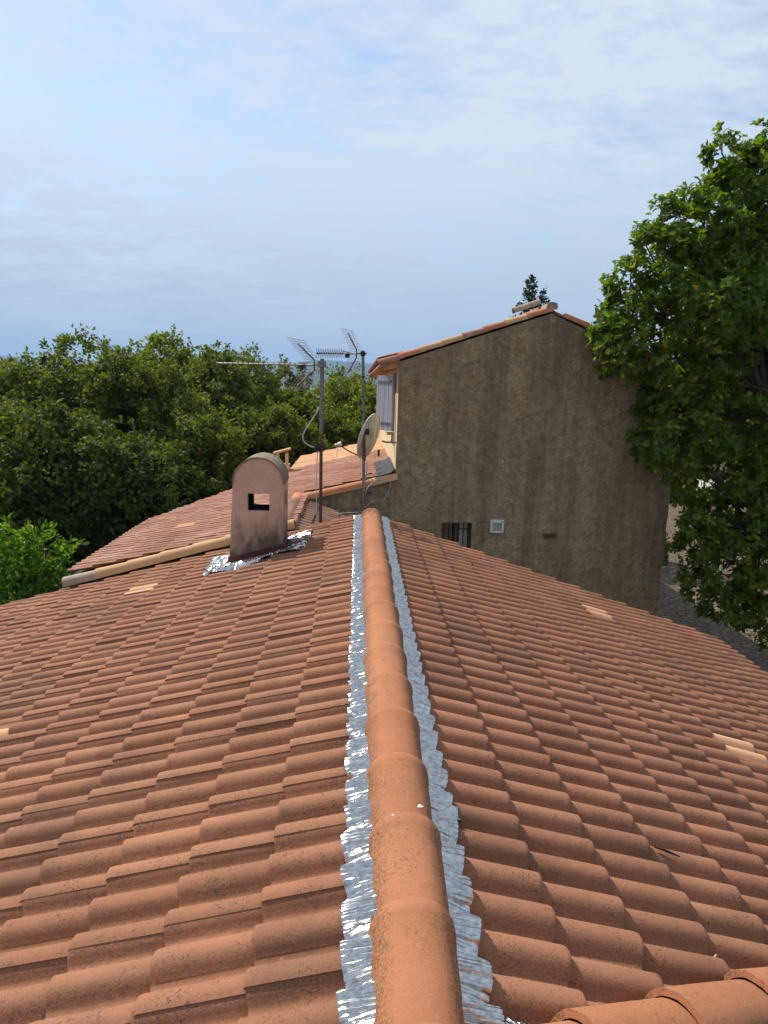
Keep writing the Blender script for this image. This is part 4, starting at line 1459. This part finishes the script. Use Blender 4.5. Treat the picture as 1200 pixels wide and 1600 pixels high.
wood = [  # (picture x, picture top y, distance, radius, leaves, material, label)
    (-110, 600, 15.0, 2.5, 26000, LEAF_WOOD, 'broad oak at the far left edge, cut by the frame'),
    (25, 566, 19.0, 2.3, 34000, LEAF_WOOD, 'dark oak crown at the left edge, low rounded top'),
    (130, 528, 20.0, 2.4, 38000, LEAF_WOOD, 'second oak from the left edge with a knobbly top'),
    (205, 540, 17.5, 2.0, 36000, LEAF_WOOD, 'oak left of the tallest crown, slightly nearer'),
    (268, 515, 22.0, 2.5, 38000, LEAF_WOOD2, 'tallest oak of the wood, above the vaulted chimney to its left'),
    (338, 548, 20.0, 1.7, 30000, LEAF_WOOD, 'oak directly above the vaulted chimney'),
    (402, 552, 24.0, 2.3, 30000, LEAF_WOOD, 'oak behind the long aerial boom'),
    (462, 592, 22.0, 1.7, 26000, LEAF_WOOD, 'oak behind the rusty aerial mast'),
    (545, 582, 28.0, 2.6, 34000, LEAF_WOOD2, 'yellow green tree between the two aerial masts'),
    (592, 612, 25.0, 1.6, 22000, LEAF_WOOD2, 'yellow green tree behind the satellite dish and shutter'),
    (70, 650, 14.5, 1.9, 34000, LEAF_DARK, 'dark low tree behind the bright laurel bush'),
    (185, 655, 15.0, 1.8, 32000, LEAF_DARK, 'dark low tree at the lower left corner of the old pink roof'),
    (300, 640, 16.6, 1.7, 32000, LEAF_WOOD, 'low tree shading the far edge of the old pink roof'),
    (418, 640, 19.0, 1.7, 26000, LEAF_WOOD, 'low tree just right of the chimney vault'),
    (510, 640, 22.5, 1.9, 26000, LEAF_WOOD, 'low tree behind the lower pink roof, between the masts'),
]
for k, (u, w, Y, rad, nl, mt, lab) in enumerate(wood):
    p = at_y(u, w, Y)
    wood_tree(p.x, p.y, p.z, rad, int(nl * 1.25), mt, lab, 100 + k, size=.115 if Y < 18 else .13)
for k, (u, w, Y, rad, nl, lab) in enumerate(((1105, 650, 46, 4.2, 9000, 'distant tree beyond the railings, left of the gate light'), (1215, 610, 44, 4.4, 9000, 'distant tree beyond the railings at the right edge'))):
    p = at_y(u, w, Y)
    wood_tree(p.x, p.y, p.z, rad, nl, LEAF_DARK, lab, 140 + k, size=.30, low=1.6, group='trees beyond the courtyard')

# big oak at the right, leaning in front of the gable wall
rg = np.random.default_rng(77)
oak = empty('oak_tree', (8.3, 10.8, GZ), 'large leafy oak on the right, overlapping the gable wall', 'tree')
ob = []
for (u, w, ru, rw, Y) in ((1128, 240, 16, 34, 10.0), (1122, 300, 26, 40, 10.0), (1068, 312, 26, 16, 9.9), (1100, 355, 58, 48, 10.0), (1032, 340, 17, 26, 9.8), (1200, 320, 50, 70, 10.3), (1250, 300, 60, 90, 10.5),
                         (1050, 425, 60, 58, 9.8), (1130, 440, 80, 75, 10.2), (1215, 450, 80, 85, 10.6), (990, 480, 40, 46, 9.7), (1000, 540, 62, 55, 9.6), (966, 545, 32, 38, 9.5),
                         (1085, 560, 85, 75, 10.0), (1180, 570, 90, 90, 10.3), (1280, 520, 110, 130, 11.0), (1065, 640, 62, 48, 9.5), (1030, 690, 46, 40, 9.4), (1130, 660, 80, 60, 9.8),
                         (1215, 690, 80, 70, 10.1), (1060, 728, 40, 24, 9.4), (1145, 735, 50, 36, 9.6), (1320, 650, 110, 130, 11.2),
                         (1095, 850, 36, 36, 9.3), (1130, 890, 44, 44, 9.3), (1165, 840, 48, 38, 9.6), (1190, 900, 54, 54, 9.5), (1160, 945, 38, 26, 9.3), (1230, 820, 60, 60, 10.0), (1270, 930, 60, 60, 9.8), (1110, 800, 34, 30, 9.5), (1180, 800, 60, 40, 9.8), (1095, 905, 30, 34, 9.2), (1135, 945, 40, 34, 9.3), (1200, 960, 50, 40, 9.4), (1085, 825, 24, 24, 9.3), (1190, 760, 60, 40, 10.0), (960, 505, 26, 30, 9.6), (1110, 500, 70, 60, 9.4), (1190, 860, 60, 50, 9.2), (1165, 300, 34, 60, 10.2), (1200, 250, 40, 50, 10.4), (1175, 390, 60, 60, 9.9), (1150, 480, 60, 60, 9.6), (1060, 370, 40, 40, 9.8), (985, 440, 34, 34, 9.7), (1010, 385, 30, 30, 9.7)):
    c = at_y(u, w, Y)
    s_ = (Y) / 1040.3
    ob.append((c.x, c.y, c.z, ru * s_, max(ru, rw) * s_ * 1.0, rw * s_))
# the crown goes on behind, round the trunk
for (x_, y_, z_, r_) in ((6.6, 11.3, 3.3, 1.1), (7.8, 11.6, 3.6, 1.2), (6.4, 11.6, 1.6, 1.1), (8.3, 10.2, 2.4, 1.2), (8.4, 12.0, 1.2, 1.3), (7.4, 12.4, 2.2, 1.2), (8.9, 10.6, .4, 1.0), (7.5, 9.0, 1.0, .8), (6.8, 11.8, 0.0, 1.0)):
    ob.append((x_, y_, z_, r_, r_, r_))
P, N_ = blob_leaves(ob, 19500, rg, .34)
# rosettes at the twig ends
m = 6
T = unit(N_ + rg.normal(0, .45, N_.shape) + np.array([0, 0, .45]))
A = unit(np.cross(T, rg.normal(size=T.shape)))
Bv = np.cross(T, A)
PP, DD, NN, SS = [], [], [], []
for k in range(m):
    ang = 2 * math.pi * k / m + rg.normal(0, .3, len(P))
    rad_ = A * np.cos(ang)[:, None] + Bv * np.sin(ang)[:, None]
    tilt = rg.uniform(.15, .75, len(P))[:, None]
    d = unit(rad_ + T * tilt + np.array([0, 0, -.12]))
    PP.append(P + T * rg.uniform(-.06, .03, len(P))[:, None]); DD.append(d); NN.append(T * 1.0 - rad_ * tilt * .8 + rg.normal(0, .18, T.shape)); SS.append(rg.uniform(.070, .135, len(P)))
P6, D6, N6, S6 = map(np.concatenate, (PP, DD, NN, SS))
off = np.array([8.3, 10.8, GZ])
me = leaf_mesh('crown', P6 - off, D6, N6, S6, OAKLEAF, LEAF_OAK)
link(bpy.data.objects.new('crown', me), oak)
mb = MB()
fork = Vector((7.9, 10.7, -0.9))
limb(mb, (8.3, 10.8, GZ - .05), fork, .24, .19, rg, wob=.03)
mid1, mid2, mid3 = Vector((6.3, 10.4, 1.2)), Vector((7.6, 11.0, 1.5)), Vector((6.2, 9.9, -.4))
limb(mb, fork, mid1, .15, .09, rg); limb(mb, fork, mid2, .15, .09, rg); limb(mb, fork, mid3, .09, .06, rg)
for b in ob:
    c = Vector(b[:3])
    src = min((mid1, mid2, mid3), key=lambda q: (q - c).length)
    limb(mb, src, c, .045, .010, rg, wob=.08)
    limb(mb, c, c + Vector((0, 0, b[5] * .8)), .012, .004, rg, n=3)
mb.build('trunk', BARK, oak, smooth=180)

# bright laurel by the left eave
rg = np.random.default_rng(51)
bush = empty('laurel_bush', (-4.95, 9.2, GZ), 'glossy bright green laurel bush beside the left eave', 'bush')
lb = []
for (u, w, ru, rw, Y) in ((20, 870, 40, 50, 9.0), (70, 855, 32, 36, 9.2), (98, 880, 24, 40, 9.1), (50, 905, 50, 45, 9.0), (0, 920, 55, 50, 8.9), (-50, 890, 60, 70, 9.0), (85, 920, 28, 30, 9.0), (-110, 930, 70, 80, 9.2)):
    c = at_y(u, w, Y); s_ = Y / 1040.3
    lb.append((c.x, c.y, c.z, ru * s_, ru * s_, rw * s_))
for k in range(10):
    lb.append((-4.75 - rg.uniform(0, 1.2), 9.2 + rg.uniform(-.3, .6), -1.6 - 2.0 * k / 10, .55, .55, .5))
P, N_ = blob_leaves(lb, 5200, rg, .35)
n = len(P)
P = np.repeat(P, 3, axis=0) + rg.normal(0, .025, (3 * n, 3)); N_ = np.repeat(N_, 3, axis=0); n *= 3
D = unit(rg.normal(0, .6, (n, 3)) + N_ * .7 + np.array([0, 0, .35]))
Nn = N_ + rg.normal(0, .45, (n, 3)) + np.array([0, 0, .7])
off = np.array([-4.95, 9.2, GZ])
me = leaf_mesh('foliage', P - off, D, Nn, rg.uniform(.075, .135, n), LAURELLEAF, LEAF_LAUREL)
link(bpy.data.objects.new('foliage', me), bush)
mb = MB()
for k in range(9):
    limb(mb, (-4.95 + rg.normal(0, .1), 9.2 + rg.normal(0, .1), GZ - .03), tuple(lb[k][:3]), .03, .008, rg, wob=.04)
mb.build('stem', BARK, bush, smooth=180)

# conifer whose tip shows over the ridge of the gable
def conifer(px, py, Y, label, seed, base_r):
    rg = np.random.default_rng(seed)
    tp = at_y(px, py, Y)
    t = empty('conifer_tree', (tp.x, tp.y, GZ), label, 'tree', 'conifers behind the gable')
    H = tp.z - GZ
    mb = MB()
    mb.tube([(tp.x, tp.y, GZ), (tp.x, tp.y, tp.z - .9), (tp.x, tp.y, tp.z)], [.14, .03, .006], 6)
    PP, DD = [], []
    z = tp.z - .05
    while z > GZ + 1.0:
        r_ = .03 + base_r * ((tp.z - z) / H) ** .75
        for k in range(rg.integers(4, 7)):
            a_ = rg.uniform(0, 6.28); rr = r_ * rg.uniform(.5, 1.2)
            tip = Vector((tp.x + math.cos(a_) * rr, tp.y + math.sin(a_) * rr, z + rr * rg.uniform(.15, .7)))
            mb.tube([(tp.x, tp.y, z), tip], [.008, .003], 4, cap=False)
            q = int(10 + 60 * rr)
            tt = rg.uniform(.25, 1.08, q)[:, None]
            PP.append(np.array([tp.x, tp.y, z]) * (1 - tt) + np.array(tip) * tt + rg.normal(0, .03, (q, 3)))
            DD.append(rg.normal(0, .7, (q, 3)) + np.array([math.cos(a_), math.sin(a_), .5]))
        z -= rg.uniform(.10, .20)
    P, D = np.concatenate(PP), np.concatenate(DD)
    me = leaf_mesh('crown', P - np.array([tp.x, tp.y, GZ]), D, rg.normal(size=P.shape) + np.array([0, 0, .6]), rg.uniform(.06, .12, len(P)), RHOMB, LEAF_FIR)
    link(bpy.data.objects.new('crown', me), t)
    mb.build('trunk', BARK, t, smooth=180)
conifer(829, 433, 22.0, 'slender conifer tip, the taller one above the gable peak', 61, 1.5)
conifer(850, 456, 22.6, 'shorter conifer tip beside the gable peak', 62, 1.3)

# ------------------------------------------------------------------ courtyard: shrub, dark hedge, railings
rg = np.random.default_rng(91)
shrub = empty('small_shrub', (9.25, 20.2, GZ), 'small dark shrub by the corner of the gable wall', 'bush')
P, N_ = blob_leaves([(9.25, 20.2, GZ + .5, .45, .45, .55), (9.5, 20.3, GZ + .3, .3, .3, .3)], 2500, rg)
me = leaf_mesh('foliage', P - np.array([9.25, 20.2, GZ]), unit(rg.normal(size=P.shape) + N_), N_ + np.array([0, 0, .5]), rg.uniform(.06, .11, len(P)), RHOMB, LEAF_DARK)
link(bpy.data.objects.new('foliage', me), shrub)
MB().tube([(9.25, 20.2, GZ), (9.25, 20.2, GZ + .6)], [.03, .01], 6).build('stem', BARK, shrub)
hedge = empty('hedge', (15.0, 33.0, GZ), 'dark clipped hedge at the end of the courtyard, left of the railings', 'hedge')
P, N_ = blob_leaves([(13.0 + .7 * k, 33.2, GZ + .8, .65, .6, .95) for k in range(6)], 9000, rg)
me = leaf_mesh('foliage', P - np.array([15.0, 33.0, GZ]), unit(rg.normal(size=P.shape) + N_), N_ + np.array([0, 0, .5]), rg.uniform(.10, .17, len(P)), RHOMB, LEAF_DARK)
link(bpy.data.objects.new('foliage', me), hedge)
MB().box((14.75, 33.2, GZ + .5), (4.0, .5, 1.0)).build('stem', BARK, hedge)
fence = empty('railing_fence', (20.5, 33.4, GZ), 'dark iron railings at the far end of the courtyard', 'fence')
b0 = MB().tube([(17.2, 33.4, GZ), (17.2, 33.4, GZ + 1.25)], .012, 5).build('bar', IRON, fence)
for k in range(1, 46):
    o = b0.copy(); COL.objects.link(o); o.location.x += .14 * k
for z_ in (.12, 1.15): MB().box((20.4, 33.4, GZ + z_), (6.6, .03, .04)).build('rail', IRON, fence)
for x_ in (17.1, 20.4, 23.7): MB().box((x_, 33.4, GZ + .7), (.14, .14, 1.4)).build('post', IRON, fence)

# ------------------------------------------------------------------ litter lying on the roof
def on_right(u, w, lift):
    d = AF + AX * ((u - 600) / 1040.3) - AU * ((w - 800) / 1040.3)
    nrm = Vector((SR.k, 0, 1))
    return CAM + d * ((Vector((0, 0, lift)) - CAM).dot(nrm) / d.dot(nrm))
p = on_right(1116, 1499, .035)
tw = MB().tube([p + Vector((-.012, 0, -.012)), p, p + Vector((.008, .004, .014))], [.004, .006, .004], 6)
tag(tw.build('twig', TWIG), 'short yellow twig stub on the right slope above the hip tiles', 'twig')
d = AF + AX * ((657 - 600) / 1040.3) - AU * ((1260 - 800) / 1040.3)
p = CAM + d * ((.096 - CAM.z) / d.z)
mb = MB().add([p + Vector(q) for q in ((-.012, -.004, 0), (.004, -.008, .002), (.014, .004, -.003), (-.004, .008, .003), (0, 0, .007))], [(0, 1, 4), (1, 2, 4), (2, 3, 4), (3, 0, 4), (3, 2, 1, 0)])
tag(mb.build('paint_chip', WHITE_CHIP), 'white chip lying on the ridge tiles', 'chip')
p = on_right(1042, 1330, .045)
mb = MB().tube([p + Vector((-.05, .012, .012)), p, p + Vector((.05, -.012, -.016))], [.003, .006, .003], 5)
tag(mb.build('dead_leaf', simple('dead_leaf_brown', (0.03, 0.02, 0.015), 0.9)), 'dark curled dead leaf on the right slope', 'leaf')

# ------------------------------------------------------------------ air
hz_ = MB()
x0, x1, y0, y1, z0, z1 = -4050, 4050, -1550, 4250, GZ - 3.2, 175
hz_.add([(x0, y0, z0), (x1, y0, z0), (x1, y1, z0), (x0, y1, z0), (x0, y0, z1), (x1, y0, z1), (x1, y1, z1), (x0, y1, z1)], [(3, 2, 1, 0), (4, 5, 6, 7), (0, 1, 5, 4), (1, 2, 6, 5), (2, 3, 7, 6), (3, 0, 4, 7)])
hm = bpy.data.materials.new('haze_air')
hm.use_nodes = True
hm.node_tree.nodes.clear()
pv = hm.node_tree.nodes.new('ShaderNodeVolumePrincipled')
pv.inputs['Color'].default_value = (0.38, 0.64, 1.0, 1)
pv.inputs['Density'].default_value = 0.00024
ho = hm.node_tree.nodes.new('ShaderNodeOutputMaterial')
hm.node_tree.links.new(pv.outputs[0], ho.inputs['Volume'])
tag(hz_.build('haze', hm), kind='stuff')
